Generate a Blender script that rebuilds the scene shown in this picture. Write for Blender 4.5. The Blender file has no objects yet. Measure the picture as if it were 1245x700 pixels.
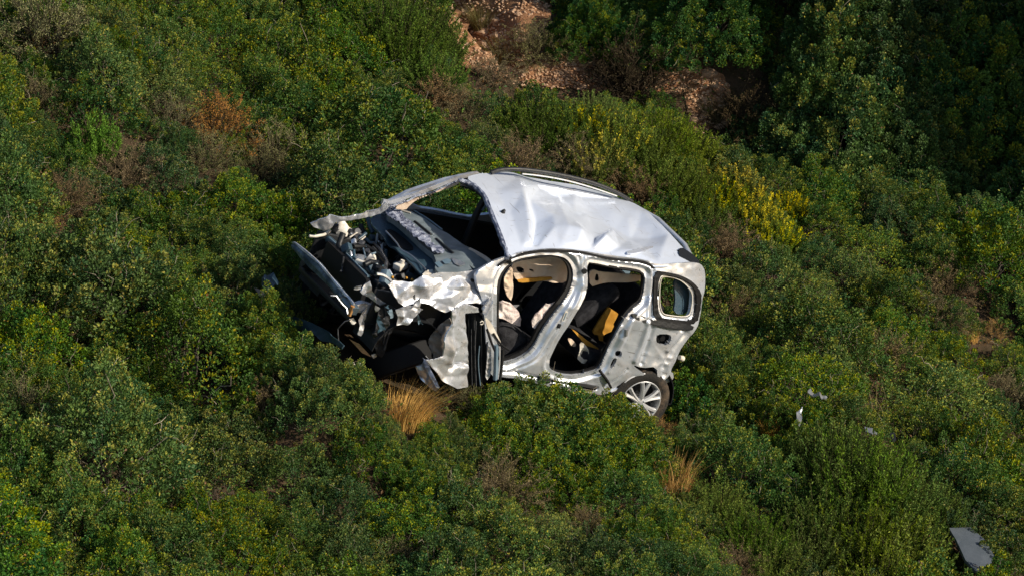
import bpy, math, random, os
import numpy as np
from mathutils import Vector, Matrix
from mathutils.geometry import delaunay_2d_cdt

sc = bpy.context.scene
RNG = np.random.default_rng(7)
random.seed(7)

# ------------------------------------------------------------------ camera, sky, sun, exposure
PITCH = math.radians(18.0)
DIST = 40.0
SCALE = 136.45                      # photo pixels per metre at the car
FPX = SCALE * DIST
sp, cp = math.sin(PITCH), math.cos(PITCH)
W = np.array([[1, 0, 0], [0, sp, -cp], [0, cp, sp]], float)     # camera axes (right, up, towards) -> world
CAMPOS = W @ np.array([0, 0, DIST])
cam_d = bpy.data.cameras.new('camera')
cam = bpy.data.objects.new('camera', cam_d)
sc.collection.objects.link(cam)
cam_d.sensor_width = 36.0
cam_d.lens = 36.0 * FPX / 1245.0
cam_d.clip_start = 0.5
cam_d.clip_end = 600
cam.matrix_world = Matrix([[W[0, 0], W[0, 1], W[0, 2], CAMPOS[0]], [W[1, 0], W[1, 1], W[1, 2], CAMPOS[1]],
                           [W[2, 0], W[2, 1], W[2, 2], CAMPOS[2]], [0, 0, 0, 1]])
sc.camera = cam

SUN_EL, SUN_B = math.radians(27), math.radians(19)
SUN = np.array([math.cos(SUN_EL) * math.cos(SUN_B), -math.cos(SUN_EL) * math.sin(SUN_B), math.sin(SUN_EL)])
world = bpy.data.worlds.new('World')
sc.world = world
world.use_nodes = True
nt = world.node_tree
sky = nt.nodes.new('ShaderNodeTexSky')
sky.sky_type = 'NISHITA'
sky.sun_disc = False
sky.sun_elevation = SUN_EL
sky.sun_rotation = math.atan2(SUN[0], SUN[1])
nt.links.new(sky.outputs[0], nt.nodes['Background'].inputs[0])
nt.nodes['Background'].inputs[1].default_value = 0.095
sun_d = bpy.data.lights.new('sun', 'SUN')
sun_d.energy = 5.0
sun_d.angle = math.radians(0.5)
sun_d.color = (1.0, 0.90, 0.74)
sun = bpy.data.objects.new('sun', sun_d)
sc.collection.objects.link(sun)
sun.rotation_euler = Vector(SUN).to_track_quat('Z', 'Y').to_euler()
sc.view_settings.view_transform = 'Standard'
sc.view_settings.look = 'None'
sc.view_settings.gamma = 1.0
sc.view_settings.exposure = 0.2
sc.cycles.max_bounces = 6
sc.cycles.diffuse_bounces = 3
sc.cycles.glossy_bounces = 3
sc.cycles.transmission_bounces = 4
sc.cycles.use_denoising = True

# ------------------------------------------------------------------ car frame (x forward, y left, z up) and its place
RC = np.array([[-0.823, .447, .351], [.156, -.416, .896], [.547, .792, .272]])
_u, _s, _v = np.linalg.svd(RC)
RC = _u @ _v
C0 = np.array([1.2, 0, .8])
c0 = np.array([-.0127, -.0073, 0.])
CARM = W @ RC                                   # car axes -> world
CARO = W @ (c0 - RC @ C0)                       # car origin in world


def car2w(q):
    return np.asarray(q, float) @ CARM.T + CARO


def rays(uv):
    """photo pixels -> ray origin and directions in the car frame"""
    uv = np.atleast_2d(np.asarray(uv, float))
    d = np.stack([(uv[:, 0] - 622.5) / FPX, -(uv[:, 1] - 350) / FPX, -np.ones(len(uv))], 1)
    o = RC.T @ (np.array([0, 0, DIST]) - c0) + C0
    return o, d @ RC


def unp(uv, ax, fn):
    """where the pixel's ray meets the surface  q[ax] = fn(q)"""
    o, d = rays(uv)
    val = np.full(len(d), fn if np.isscalar(fn) else 0.0)
    if np.isscalar(fn):
        return o + ((val - o[ax]) / d[:, ax])[:, None] * d
    val = fn(o + ((0.8 - o[ax]) / d[:, ax])[:, None] * d)
    for _ in range(30):
        q = o + ((val - o[ax]) / d[:, ax])[:, None] * d
        val = .5 * val + .5 * fn(q)
    return o + ((val - o[ax]) / d[:, ax])[:, None] * d


# ------------------------------------------------------------------ noise
_P = np.random.default_rng(3).random((64, 64, 64))


def vnoise(p, s=1.0, off=0.0):
    p = np.asarray(p, float) * s + off + 100.0
    i = np.floor(p).astype(int)
    f = p - i
    f = f * f * (3 - 2 * f)
    r = 0
    for a in (0, 1):
        for b in (0, 1):
            for c in (0, 1):
                w = (f[:, 0] if a else 1 - f[:, 0]) * (f[:, 1] if b else 1 - f[:, 1]) * (f[:, 2] if c else 1 - f[:, 2])
                r = r + w * _P[(i[:, 0] + a) % 64, (i[:, 1] + b) % 64, (i[:, 2] + c) % 64]
    return r * 2 - 1


def fold(p, s, off=0.0):
    """sharp-ridged noise, like creased sheet metal"""
    return (1 - 2 * np.abs(vnoise(p, s, off))) * .65 + .35 * (1 - 2 * np.abs(vnoise(p, s * 2.1, off + 7)))


# ------------------------------------------------------------------ objects and labels
def link(o):
    sc.collection.objects.link(o)
    return o


def mesh_np(name, v, f, mat, col=None, smooth=True):
    """v (n,3), f (m,k) arrays -> mesh data"""
    me = bpy.data.meshes.new(name)
    v = np.asarray(v, np.float32)
    f = np.asarray(f, np.int32)
    k = f.shape[1]
    me.vertices.add(len(v))
    me.vertices.foreach_set('co', v.ravel())
    me.loops.add(f.size)
    me.loops.foreach_set('vertex_index', f.ravel())
    me.polygons.add(len(f))
    me.polygons.foreach_set('loop_start', np.arange(0, f.size, k, dtype=np.int32))
    me.polygons.foreach_set('loop_total', np.full(len(f), k, np.int32))
    me.polygons.foreach_set('use_smooth', np.full(len(f), smooth))
    if col is not None:
        a = me.attributes.new('col', 'FLOAT_COLOR', 'POINT')
        c = np.ones((len(v), 4), np.float32)
        c[:, :3] = col
        a.data.foreach_set('color', c.ravel())
    me.materials.append(mat)
    me.update(calc_edges=True)
    me.validate()
    return me


def obj(name, me, parent=None):
    o = link(bpy.data.objects.new(name, me))
    o.parent = parent
    return o


def tag(o, label=None, cat=None, group=None, kind=None):
    if label: o['label'] = label
    if cat: o['category'] = cat
    if group: o['group'] = group
    if kind: o['kind'] = kind
    return o


# ------------------------------------------------------------------ materials
def mat(name, col, rough=.6, metal=0., spec=.5, noise=None, dust=None, bump=None, coat=0., trans=0., scratch=None):
    m = bpy.data.materials.new(name)
    m.use_nodes = True
    n, l = m.node_tree.nodes, m.node_tree.links
    b = n['Principled BSDF']
    b.inputs['Base Color'].default_value = (*col, 1)
    b.inputs['Roughness'].default_value = rough
    b.inputs['Metallic'].default_value = metal
    b.inputs['Specular IOR Level'].default_value = spec
    b.inputs['Coat Weight'].default_value = coat
    b.inputs['Transmission Weight'].default_value = trans
    tc = n.new('ShaderNodeTexCoord')
    out = None
    if noise:                                   # (scale, second colour)
        t = n.new('ShaderNodeTexNoise')
        t.inputs['Scale'].default_value = noise[0]
        t.inputs['Detail'].default_value = 6
        l.new(tc.outputs['Object'], t.inputs['Vector'])
        r = n.new('ShaderNodeMapRange')
        r.inputs[1].default_value, r.inputs[2].default_value = .38, .62
        l.new(t.outputs[0], r.inputs[0])
        mx = n.new('ShaderNodeMix'); mx.data_type = 'RGBA'
        mx.inputs[6].default_value = (*col, 1)
        mx.inputs[7].default_value = (*noise[1], 1)
        l.new(r.outputs[0], mx.inputs[0])
        out = mx.outputs[2]
    if dust:                                    # (colour, threshold low, high, strength)
        t = n.new('ShaderNodeTexNoise')
        t.inputs['Scale'].default_value = 5.5
        t.inputs['Detail'].default_value = 9
        t.inputs['Roughness'].default_value = .66
        l.new(tc.outputs['Object'], t.inputs['Vector'])
        r = n.new('ShaderNodeMapRange')
        r.inputs[1].default_value, r.inputs[2].default_value = dust[1], dust[2]
        r.inputs[4].default_value = dust[3]
        l.new(t.outputs[0], r.inputs[0])
        mx = n.new('ShaderNodeMix'); mx.data_type = 'RGBA'
        if out: l.new(out, mx.inputs[6])
        else: mx.inputs[6].default_value = (*col, 1)
        mx.inputs[7].default_value = (*dust[0], 1)
        l.new(r.outputs[0], mx.inputs[0])
        out = mx.outputs[2]
        m2 = n.new('ShaderNodeMapRange')
        m2.inputs[3].default_value, m2.inputs[4].default_value = rough, min(1, rough + .4)
        l.new(r.outputs[0], m2.inputs[0])
        l.new(m2.outputs[0], b.inputs['Roughness'])
    if scratch:                                 # long scrapes down to primer
        for rot, sv in ((.5, (1.5, 38, 38)), (-.35, (46, 2.2, 30))):
            mp = n.new('ShaderNodeMapping')
            mp.inputs['Rotation'].default_value = (rot, .3, rot)
            mp.inputs['Scale'].default_value = sv
            l.new(tc.outputs['Object'], mp.inputs['Vector'])
            t = n.new('ShaderNodeTexNoise'); t.inputs['Scale'].default_value = 1.0; t.inputs['Detail'].default_value = 3
            l.new(mp.outputs[0], t.inputs['Vector'])
            r = n.new('ShaderNodeMapRange'); r.inputs[1].default_value, r.inputs[2].default_value = .66, .72
            r.inputs[4].default_value = scratch
            l.new(t.outputs[0], r.inputs[0])
            mx = n.new('ShaderNodeMix'); mx.data_type = 'RGBA'
            if out: l.new(out, mx.inputs[6])
            else: mx.inputs[6].default_value = (*col, 1)
            mx.inputs[7].default_value = (.20, .185, .17, 1)
            l.new(r.outputs[0], mx.inputs[0])
            out = mx.outputs[2]
    if out: l.new(out, b.inputs['Base Color'])
    if bump:                                    # (scale, strength)
        t = n.new('ShaderNodeTexNoise')
        t.inputs['Scale'].default_value = bump[0]
        t.inputs['Detail'].default_value = 5
        l.new(tc.outputs['Object'], t.inputs['Vector'])
        bp = n.new('ShaderNodeBump')
        bp.inputs['Strength'].default_value = bump[1]
        bp.inputs['Distance'].default_value = .02
        l.new(t.outputs[0], bp.inputs['Height'])
        l.new(bp.outputs[0], b.inputs['Normal'])
    return m


def leafmat(name, transl=.16, rough=.55, var=.22, spec=.24):
    m = bpy.data.materials.new(name)
    m.use_nodes = True
    n, l = m.node_tree.nodes, m.node_tree.links
    b = n['Principled BSDF']
    at = n.new('ShaderNodeAttribute'); at.attribute_name = 'col'
    oi = n.new('ShaderNodeObjectInfo')
    hs = n.new('ShaderNodeHueSaturation')
    l.new(at.outputs['Color'], hs.inputs['Color'])
    for (inp, lo, hi, mul) in (('Hue', .490, .510, 7.13), ('Value', 1 - var, 1 + var, 1.0), ('Saturation', .88, 1.10, 13.7)):
        mm = n.new('ShaderNodeMath'); mm.operation = 'MULTIPLY'; mm.inputs[1].default_value = mul
        l.new(oi.outputs['Random'], mm.inputs[0])
        fr = n.new('ShaderNodeMath'); fr.operation = 'FRACT'
        l.new(mm.outputs[0], fr.inputs[0])
        r = n.new('ShaderNodeMapRange'); r.inputs[3].default_value, r.inputs[4].default_value = lo, hi
        l.new(fr.outputs[0], r.inputs[0]); l.new(r.outputs[0], hs.inputs[inp])
    l.new(hs.outputs[0], b.inputs['Base Color'])
    b.inputs['Roughness'].default_value = rough
    b.inputs['Specular IOR Level'].default_value = spec
    tr = n.new('ShaderNodeBsdfTranslucent')
    l.new(hs.outputs[0], tr.inputs['Color'])
    mx = n.new('ShaderNodeMixShader'); mx.inputs[0].default_value = transl
    l.new(b.outputs[0], mx.inputs[1]); l.new(tr.outputs[0], mx.inputs[2])
    l.new(mx.outputs[0], n['Material Output'].inputs['Surface'])
    return m


M = {}
M['paint'] = mat('silver_paint', (.72, .76, .84), .29, .62, .5, dust=((.34, .28, .21), .50, .76, .6), bump=(11, .12), coat=.2, scratch=.6)
M['roofpaint'] = mat('roof_paint', (.72, .78, .90), .36, .4, .5, dust=((.45, .42, .38), .55, .80, .35), bump=(9, .06), coat=.2, scratch=.45)
M['crushed'] = mat('crushed_paint', (.76, .79, .86), .29, .66, .5, dust=((.30, .24, .17), .48, .68, .7), bump=(30, .12), scratch=.7)
M['foldshade'] = mat('shaded_fold_paint', (.36, .31, .27), .5, .3, .4, dust=((.20, .15, .10), .45, .65, .7), bump=(30, .15))  # door paint browned and darkened, the fold's shade put into the colour
M['steel'] = mat('bare_steel', (.42, .44, .47), .38, .75, .5, dust=((.25, .17, .11), .5, .72, .6), bump=(30, .2))
M['beam'] = mat('bumper_steel', (.20, .27, .33), .38, .6, .5, dust=((.03, .045, .055), .42, .60, .85))
M['black'] = mat('black_plastic', (.012, .013, .015), .5, 0, .4, bump=(40, .2))
M['rubber'] = mat('black_rubber', (.007, .007, .008), .6, 0, .25)
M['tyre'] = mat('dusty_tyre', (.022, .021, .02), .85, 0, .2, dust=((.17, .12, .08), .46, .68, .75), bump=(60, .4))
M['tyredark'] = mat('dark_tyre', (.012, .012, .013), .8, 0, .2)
M['dash'] = mat('dash_plastic', (.17, .205, .225), .42, 0, .6, noise=(12, (.12, .15, .165)), bump=(120, .15))
M['cowl'] = mat('cowl_plastic', (.035, .066, .092), .35, 0, .5, bump=(50, .2))
M['beige'] = mat('beige_trim', (.62, .46, .34), .8, 0, .2, noise=(9, (.70, .58, .46)), bump=(30, .3))
M['airbag'] = mat('airbag_cloth', (.70, .56, .52), .9, 0, .1, noise=(7, (.78, .70, .66)), bump=(35, .6))
M['ochre'] = mat('ochre_foam', (.58, .30, .05), .8, 0, .2, noise=(14, (.46, .22, .03)))
M['seat'] = mat('seat_cloth', (.018, .018, .021), .9, 0, .15, noise=(20, (.035, .035, .04)), bump=(80, .3))
M['white'] = mat('white_plastic', (.72, .68, .60), .5, 0, .4, noise=(8, (.5, .45, .38)))
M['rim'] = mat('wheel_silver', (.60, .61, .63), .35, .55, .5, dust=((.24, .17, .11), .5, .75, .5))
M['glassbits'] = mat('shattered_glass', (.30, .33, .42), .3, 0, .6, noise=(22, (.06, .07, .12)), bump=(60, .7))
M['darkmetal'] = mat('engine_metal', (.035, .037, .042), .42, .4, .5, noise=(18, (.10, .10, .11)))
M['bluegrey'] = mat('blue_grey_plastic', (.10, .16, .21), .5, 0, .4, noise=(6, (.16, .22, .27)))
M['rust'] = mat('rust', (.30, .13, .04), .9, 0, .2, noise=(40, (.40, .22, .08)))
M['slab'] = mat('grey_panel', (.085, .10, .12), .5, .1, .4, noise=(4, (.065, .08, .095)), bump=(20, .2))
M['soil'] = mat('soil', (.050, .034, .020), .95, 0, .1, noise=(3.5, (.085, .055, .034)), dust=((.03, .028, .014), .45, .65, .7), bump=(24, .9))
M['redsoil'] = mat('stony_soil', (.25, .115, .055), .95, 0, .1, noise=(5, (.36, .19, .10)), dust=((.11, .07, .04), .45, .65, .6), bump=(40, 1.0))
M['stone'] = mat('pale_stone', (.42, .245, .14), .9, 0, .2, noise=(7, (.56, .38, .25)), bump=(30, .6))
M['leaf'] = leafmat('evergreen_leaf')
M['needle'] = leafmat('fine_leaf', .3, .65, .2, .1)
M['dry'] = leafmat('dry_leaf', .2, .85, .2, .1)
M['bark'] = leafmat('twig_bark', 0., .9, .3, .1)


# ------------------------------------------------------------------ sheet metal: outline in 2-D -> relief surface with thickness
def inside(poly, p):
    poly = np.asarray(poly, float)
    a, b = poly, np.roll(poly, -1, 0)
    r = np.zeros(len(p), bool)
    for (x0, y0), (x1, y1) in zip(a, b):
        if y0 == y1: continue
        c = ((p[:, 1] >= min(y0, y1)) & (p[:, 1] < max(y0, y1)))
        r ^= c & (p[:, 0] < x0 + (p[:, 1] - y0) / (y1 - y0) * (x1 - x0))
    return r


def segdist(p, line, closed=False):
    """distance to a polyline and the nearest point"""
    line = np.asarray(line, float)
    a, b = (line, np.roll(line, -1, 0)) if closed else (line[:-1], line[1:])
    best = np.full(len(p), 1e9)
    near = np.zeros((len(p), 2))
    for s, e in zip(a, b):
        d = e - s
        t = np.clip(((p - s) @ d) / max(d @ d, 1e-9), 0, 1)
        q = s + t[:, None] * d
        dd = np.hypot(*(p - q).T)
        k = dd < best
        best[k] = dd[k]; near[k] = q[k]
    return best, near


def smooth_poly(poly, n=2, closed=True):
    p = np.asarray(poly, float)
    for _ in range(n):
        if closed:
            q = np.roll(p, -1, 0)
            p = np.stack([.75 * p + .25 * q, .25 * p + .75 * q], 1).reshape(-1, 2)
        else:
            q = p[1:]; b = p[:-1]
            m = np.stack([.75 * b + .25 * q, .25 * b + .75 * q], 1).reshape(-1, 2)
            p = np.vstack([p[:1], m, p[-1:]])
    return p


def inset(poly, d):
    """outline moved inwards by d"""
    p = smooth_poly(poly, 2)
    t = np.roll(p, -1, 0) - np.roll(p, 1, 0)
    t /= np.hypot(*t.T)[:, None] + 1e-9
    n = np.stack([-t[:, 1], t[:, 0]], 1)
    q = p + n * .5
    if inside(p, q).mean() < .5: n = -n
    return p + n * d


def sheet(name, parent, poly, surf, material, holes=(), cell=1.5, thick=.006, relief=None, rounded=1, flat=False):
    """outline (and holes) filled with a quad grid, laid on a surface, given relief along the normal and thickness"""
    poly = smooth_poly(poly, rounded) if rounded else np.asarray(poly, float)
    holes = [smooth_poly(h, rounded) if rounded else np.asarray(h, float) for h in holes]
    lo, hi = poly.min(0) - cell, poly.max(0) + cell
    nx, ny = [max(2, int(math.ceil((hi[k] - lo[k]) / cell))) for k in (0, 1)]
    gx, gy = np.meshgrid(lo[0] + np.arange(nx + 1) * cell, lo[1] + np.arange(ny + 1) * cell, indexing='ij')
    P = np.stack([gx.ravel(), gy.ravel()], 1)
    cx = (gx[:-1, :-1] + cell / 2).ravel(); cy = (gy[:-1, :-1] + cell / 2).ravel()
    C = np.stack([cx, cy], 1)
    keep = inside(poly, C)
    for h in holes: keep &= ~inside(h, C)
    idx = np.arange((nx + 1) * (ny + 1)).reshape(nx + 1, ny + 1)
    Q = np.stack([idx[:-1, :-1].ravel(), idx[1:, :-1].ravel(), idx[1:, 1:].ravel(), idx[:-1, 1:].ravel()], 1)[keep]
    cnt = np.bincount(Q.ravel(), minlength=len(P))
    bd = np.where((cnt > 0) & (cnt < 4))[0]
    best = np.full(len(bd), 1e9); near = P[bd].copy()
    for line in [poly] + holes:
        d, q = segdist(P[bd], line, True)
        k = d < best
        best[k] = d[k]; near[k] = q[k]
    k = best < cell * 1.2
    P[bd[k]] = near[k]
    used = np.unique(Q)
    remap = np.full(len(P), -1); remap[used] = np.arange(len(used))
    Q = remap[Q]; P = P[used]
    V = surf(P)
    # outward normals, from neighbouring faces
    e1 = V[Q[:, 1]] - V[Q[:, 0]]; e2 = V[Q[:, 3]] - V[Q[:, 0]]
    fn = np.cross(e1, e2)
    N = np.zeros_like(V)
    for c in range(4): np.add.at(N, Q[:, c], fn)
    N /= np.linalg.norm(N, axis=1)[:, None] + 1e-12
    tow = RC[2]                                      # towards the side from which the panel is described
    flip = (N @ tow).mean() < 0
    if flip: N = -N; Q = Q[:, ::-1]
    if relief is not None:
        V = V + N * relief(P, V)[:, None]
    n = len(V)
    # second skin and rim
    V2 = V - N * thick
    edges = {}
    for c in range(4):
        for a, b in zip(Q[:, c], Q[:, (c + 1) % 4]):
            edges[(a, b)] = 1
    rim = [(a, b) for (a, b) in edges if (b, a) not in edges]
    rimf = [(b, a, a + n, b + n) for a, b in rim]
    F = np.vstack([Q, Q[:, ::-1] + n, np.array(rimf, int).reshape(-1, 4)])
    me = mesh_np(name, np.vstack([V, V2]), F, material, smooth=not flat)
    o = obj(name, me, parent)
    if not flat:
        me.set_sharp_from_angle(angle=math.radians(50))
    return o


def tube(name, parent, pts, r, material, n=8, taper=None, cap=True, flatten=None):
    pts = np.asarray(pts, float)
    k = len(pts)
    rr = np.full(k, r) if np.isscalar(r) else np.asarray(r, float)
    t = np.gradient(pts, axis=0)
    t /= np.linalg.norm(t, axis=1)[:, None] + 1e-12
    up = np.array([.13, .2, .97]) if abs(t[0, 2]) < .9 else np.array([1., .1, 0])
    V = []
    for i in range(k):
        a = np.cross(t[i], up); a /= np.linalg.norm(a) + 1e-12
        b = np.cross(a, t[i])
        up = b
        for j in range(n):
            w = 2 * math.pi * j / n
            V.append(pts[i] + rr[i] * (math.cos(w) * a + math.sin(w) * b * (flatten or 1)))
    F = [(i * n + j, i * n + (j + 1) % n, (i + 1) * n + (j + 1) % n, (i + 1) * n + j) for i in range(k - 1) for j in range(n)]
    V += [pts[0], pts[-1]]
    for j in range(n):
        F.append((j, k * n, k * n, (j + 1) % n)[:4]) if False else None
    F = [f for f in F if f]
    me = bpy.data.meshes.new(name)
    F2 = F + [tuple(range(n - 1, -1, -1)), tuple((k - 1) * n + j for j in range(n))]
    me.from_pydata([tuple(v) for v in V[:k * n]], [], F2)
    me.polygons.foreach_set('use_smooth', [True] * len(me.polygons))
    me.materials.append(material)
    me.set_sharp_from_angle(angle=math.radians(50))
    return obj(name, me, parent)


def block(name, parent, c, size, material, rot=(0, 0, 0), bevel=.012, jitter=0.0, sub=2):
    """a rounded, slightly deformed box"""
    import bmesh
    bm = bmesh.new()
    bmesh.ops.create_cube(bm, size=1)
    for v in bm.verts: v.co = Vector((v.co.x * size[0], v.co.y * size[1], v.co.z * size[2]))
    bmesh.ops.bevel(bm, geom=bm.edges[:], offset=min(bevel, min(size) * .45), segments=sub, affect='EDGES', profile=.5)
    if jitter:
        bmesh.ops.subdivide_edges(bm, edges=bm.edges[:], cuts=2, use_grid_fill=True)
        co = np.array([v.co for v in bm.verts])
        d = np.stack([vnoise(co, 6, 3.1 + c[0] * 9), vnoise(co, 6, 11.7 + c[1] * 9), vnoise(co, 6, 23.3)], 1) * jitter
        for v, e in zip(bm.verts, d): v.co += Vector(e)
    m = Matrix.Translation(Vector(c)) @ Matrix.Rotation(rot[2], 4, 'Z') @ Matrix.Rotation(rot[1], 4, 'Y') @ Matrix.Rotation(rot[0], 4, 'X')
    bm.transform(m)
    me = bpy.data.meshes.new(name)
    bm.to_mesh(me); bm.free()
    me.polygons.foreach_set('use_smooth', [True] * len(me.polygons))
    me.materials.append(material)
    me.set_sharp_from_angle(angle=math.radians(40))
    return obj(name, me, parent)


def lathe(prof, n=40):
    """profile (r, h) turned about the y axis"""
    V, F = [], []
    for i in range(n):
        a = 2 * math.pi * i / n
        for r, h in prof: V.append((r * math.cos(a), h, r * math.sin(a)))
    k = len(prof)
    for i in range(n):
        for j in range(k - 1):
            F.append((i * k + j, i * k + j + 1, ((i + 1) % n) * k + j + 1, ((i + 1) % n) * k + j))
    return V, F


# ================================================================== terrain
NC = np.array([.30, .83, .47]); NC /= np.linalg.norm(NC)
NW = W @ NC
P0 = car2w((1.2, .35, -.06))
CARN = CARM[:, 2]
CARZ0 = car2w((1.2, 0, -.07))
# edge of the near slope, beyond it the stony gully and the shaded bank
YB_X = np.array([-40, -6, -1.2, -.45, .1, .8, 2.0, 4.0, 5.4, 8.0, 14, 60])
YB_Y = np.array([60., 22, 8.6, 6.6, 5.5, 5.35, 5.35, 5.65, 5.75, 4.6, 2.0, -14])  # right end bent to steer the added ridge's shadow


def sstep(a, b, x):
    t = np.clip((x - a) / (b - a), 0, 1)
    return t * t * (3 - 2 * t)


def H(X, Y):
    X = np.asarray(X, float); Y = np.asarray(Y, float)
    base = P0[2] - ((X - P0[0]) * NW[0] + (Y - P0[1]) * NW[1]) / NW[2]
    q = np.stack([X.ravel(), Y.ravel(), np.zeros(X.size)], 1)
    nz = (vnoise(q, .60, 4.2) * .26 + vnoise(q, 1.5, 9.1) * .06 + vnoise(q, 5, 2.2) * .018).reshape(X.shape)
    d = Y - np.interp(X, YB_X, YB_Y)
    gully = -.45 * sstep(0, .5, d) * (1 - sstep(.9, 2.0, d) * .6)
    bank = np.clip(d - .9, 0, 2.2) * (.25 + .45 * sstep(.5, 4, X)) + np.clip(d - 3.1, 0, 60) * .35
    shade_ridge = np.clip(X - 5.3, 0, 6.5) * 1.35 * sstep(-.2, .9, d) + np.clip(X - 11.8, 0, 60) * .3 * sstep(-.2, .9, d)  # steep unseen ridge added off to the right to shade the bank
    h = base + nz + gully + bank + shade_ridge
    # the bed the car lies in
    hc = CARZ0[2] - ((X - CARZ0[0]) * CARN[0] + (Y - CARZ0[1]) * CARN[1]) / CARN[2]
    rel = np.stack([X - CARO[0], Y - CARO[1], hc - CARO[2]], -1) @ CARM
    dx = np.maximum(np.maximum(-.55 - rel[..., 0], rel[..., 0] - 3.2), 0)
    dy = np.maximum(np.maximum(-.95 - rel[..., 1], rel[..., 1] - .95), 0)
    w = 1 - sstep(0, 1.0, np.hypot(dx, dy))
    return h * (1 - w) + (hc + nz * .15) * w


def car_clear(X, Y):
    """distance in plan outside the car's footprint"""
    hc = CARZ0[2] - ((X - CARZ0[0]) * CARN[0] + (Y - CARZ0[1]) * CARN[1]) / CARN[2]
    rel = np.stack([X - CARO[0], Y - CARO[1], hc - CARO[2]], -1) @ CARM
    dx = np.maximum(np.maximum(-.45 - rel[..., 0], rel[..., 0] - 3.15), 0)
    dy = np.maximum(np.maximum(-.85 - rel[..., 1], rel[..., 1] - .90), 0)
    return np.hypot(dx, dy), rel


def gpix_many(uv):
    """photo pixels -> points on the terrain"""
    uv = np.atleast_2d(np.asarray(uv, float))
    d = np.stack([(uv[:, 0] - 622.5) / FPX, -(uv[:, 1] - 350) / FPX, -np.ones(len(uv))], 1) @ W.T
    lo = np.full(len(uv), 30.); hi = np.full(len(uv), 75.)
    ts = np.linspace(30, 75, 150)
    p = CAMPOS + ts[None, :, None] * d[:, None]
    g = p[..., 2] - H(p[..., 0], p[..., 1])
    k = np.clip(np.argmax(g < 0, 1), 1, 149)
    r = np.arange(len(uv))
    g0, g1 = g[r, k - 1], g[r, k]
    t = ts[k - 1] + (ts[1] - ts[0]) * np.clip(g0 / (g0 - g1 + 1e-9), 0, 1)
    return CAMPOS + t[:, None] * d


def gpix(u, v): return gpix_many([(u, v)])[0]


def w2pix(p):
    c = (np.atleast_2d(p)) @ W
    s = FPX / (DIST - c[:, 2])
    return np.stack([622.5 + s * c[:, 0], 350 - s * c[:, 1]], 1)


def axis_grid(lo, hi, f0, f1, fine):
    inner = np.arange(f0, f1 + 1e-6, fine)
    a = [f0]; s = fine
    while a[-1] > lo: s *= 1.25; a.append(a[-1] - s)
    b = [f1]; s = fine
    while b[-1] < hi: s *= 1.25; b.append(b[-1] + s)
    return np.concatenate([a[::-1][:-1], inner, b[1:]])


gx = axis_grid(-120, 120, -6.5, 7.5, .09)
gy = axis_grid(-60, 180, -6, 10, .09)
GX, GY = np.meshgrid(gx, gy, indexing='ij')
GZ = H(GX, GY)
idx = np.arange(GX.size).reshape(GX.shape)
TQ = np.stack([idx[:-1, :-1].ravel(), idx[1:, :-1].ravel(), idx[1:, 1:].ravel(), idx[:-1, 1:].ravel()], 1)
terrain = obj('hillside', mesh_np('hillside', np.stack([GX.ravel(), GY.ravel(), GZ.ravel()], 1), TQ, M['soil']))
tag(terrain, 'bare reddish brown hillside soil under the scrub', 'hillside', kind='structure')

# ================================================================== the wrecked car
car = link(bpy.data.objects.new('wrecked_car', None))
car.matrix_world = Matrix([[*CARM[0], CARO[0]], [*CARM[1], CARO[1]], [*CARM[2], CARO[2]], [0, 0, 0, 1]])
tag(car, 'crushed silver hatchback wreck with dented roof and torn open front lying in scrub', 'car')


def yside(q):
    x, z = q[:, 0], q[:, 2]
    return .80 - .30 * np.clip(z - 1.0, 0, 2) - .10 * np.clip(.42 - z, 0, 1) - .9 * np.clip(-.02 - x, 0, 2) ** 2


def on_side(P): return unp(P, 1, yside)
def on_y(c): return lambda P: unp(P, 1, float(c))
def on_x(c): return lambda P: unp(P, 0, float(c))
def on_z(c): return lambda P: unp(P, 2, float(c))
def on_plane(ax, a, b):
    """q[ax] = a + b . q"""
    b = np.array(b, float)
    def f(P):
        o, d = rays(P)
        n = -b.copy(); n[ax] += 1
        t = (a - o @ n) / (d @ n)
        return o + t[:, None] * d
    return f


def roofz(q):
    x, y = q[:, 0], q[:, 1]
    t = np.clip((x + .25) / 1.85, -.2, 1.2)          # 0 tail .. 1 windscreen
    s = np.clip((.64 - y) / 1.24, -.2, 1.2)          # 0 left .. 1 right
    left = 1.545 + (1.385 - 1.545) * t
    right = 1.635 + (1.605 - 1.635) * t
    return left * (1 - s) + right * s + .05 * 4 * np.clip(s * (1 - s), -.2, 1)


def on_roof(P): return unp(P, 2, roofz)


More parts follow.
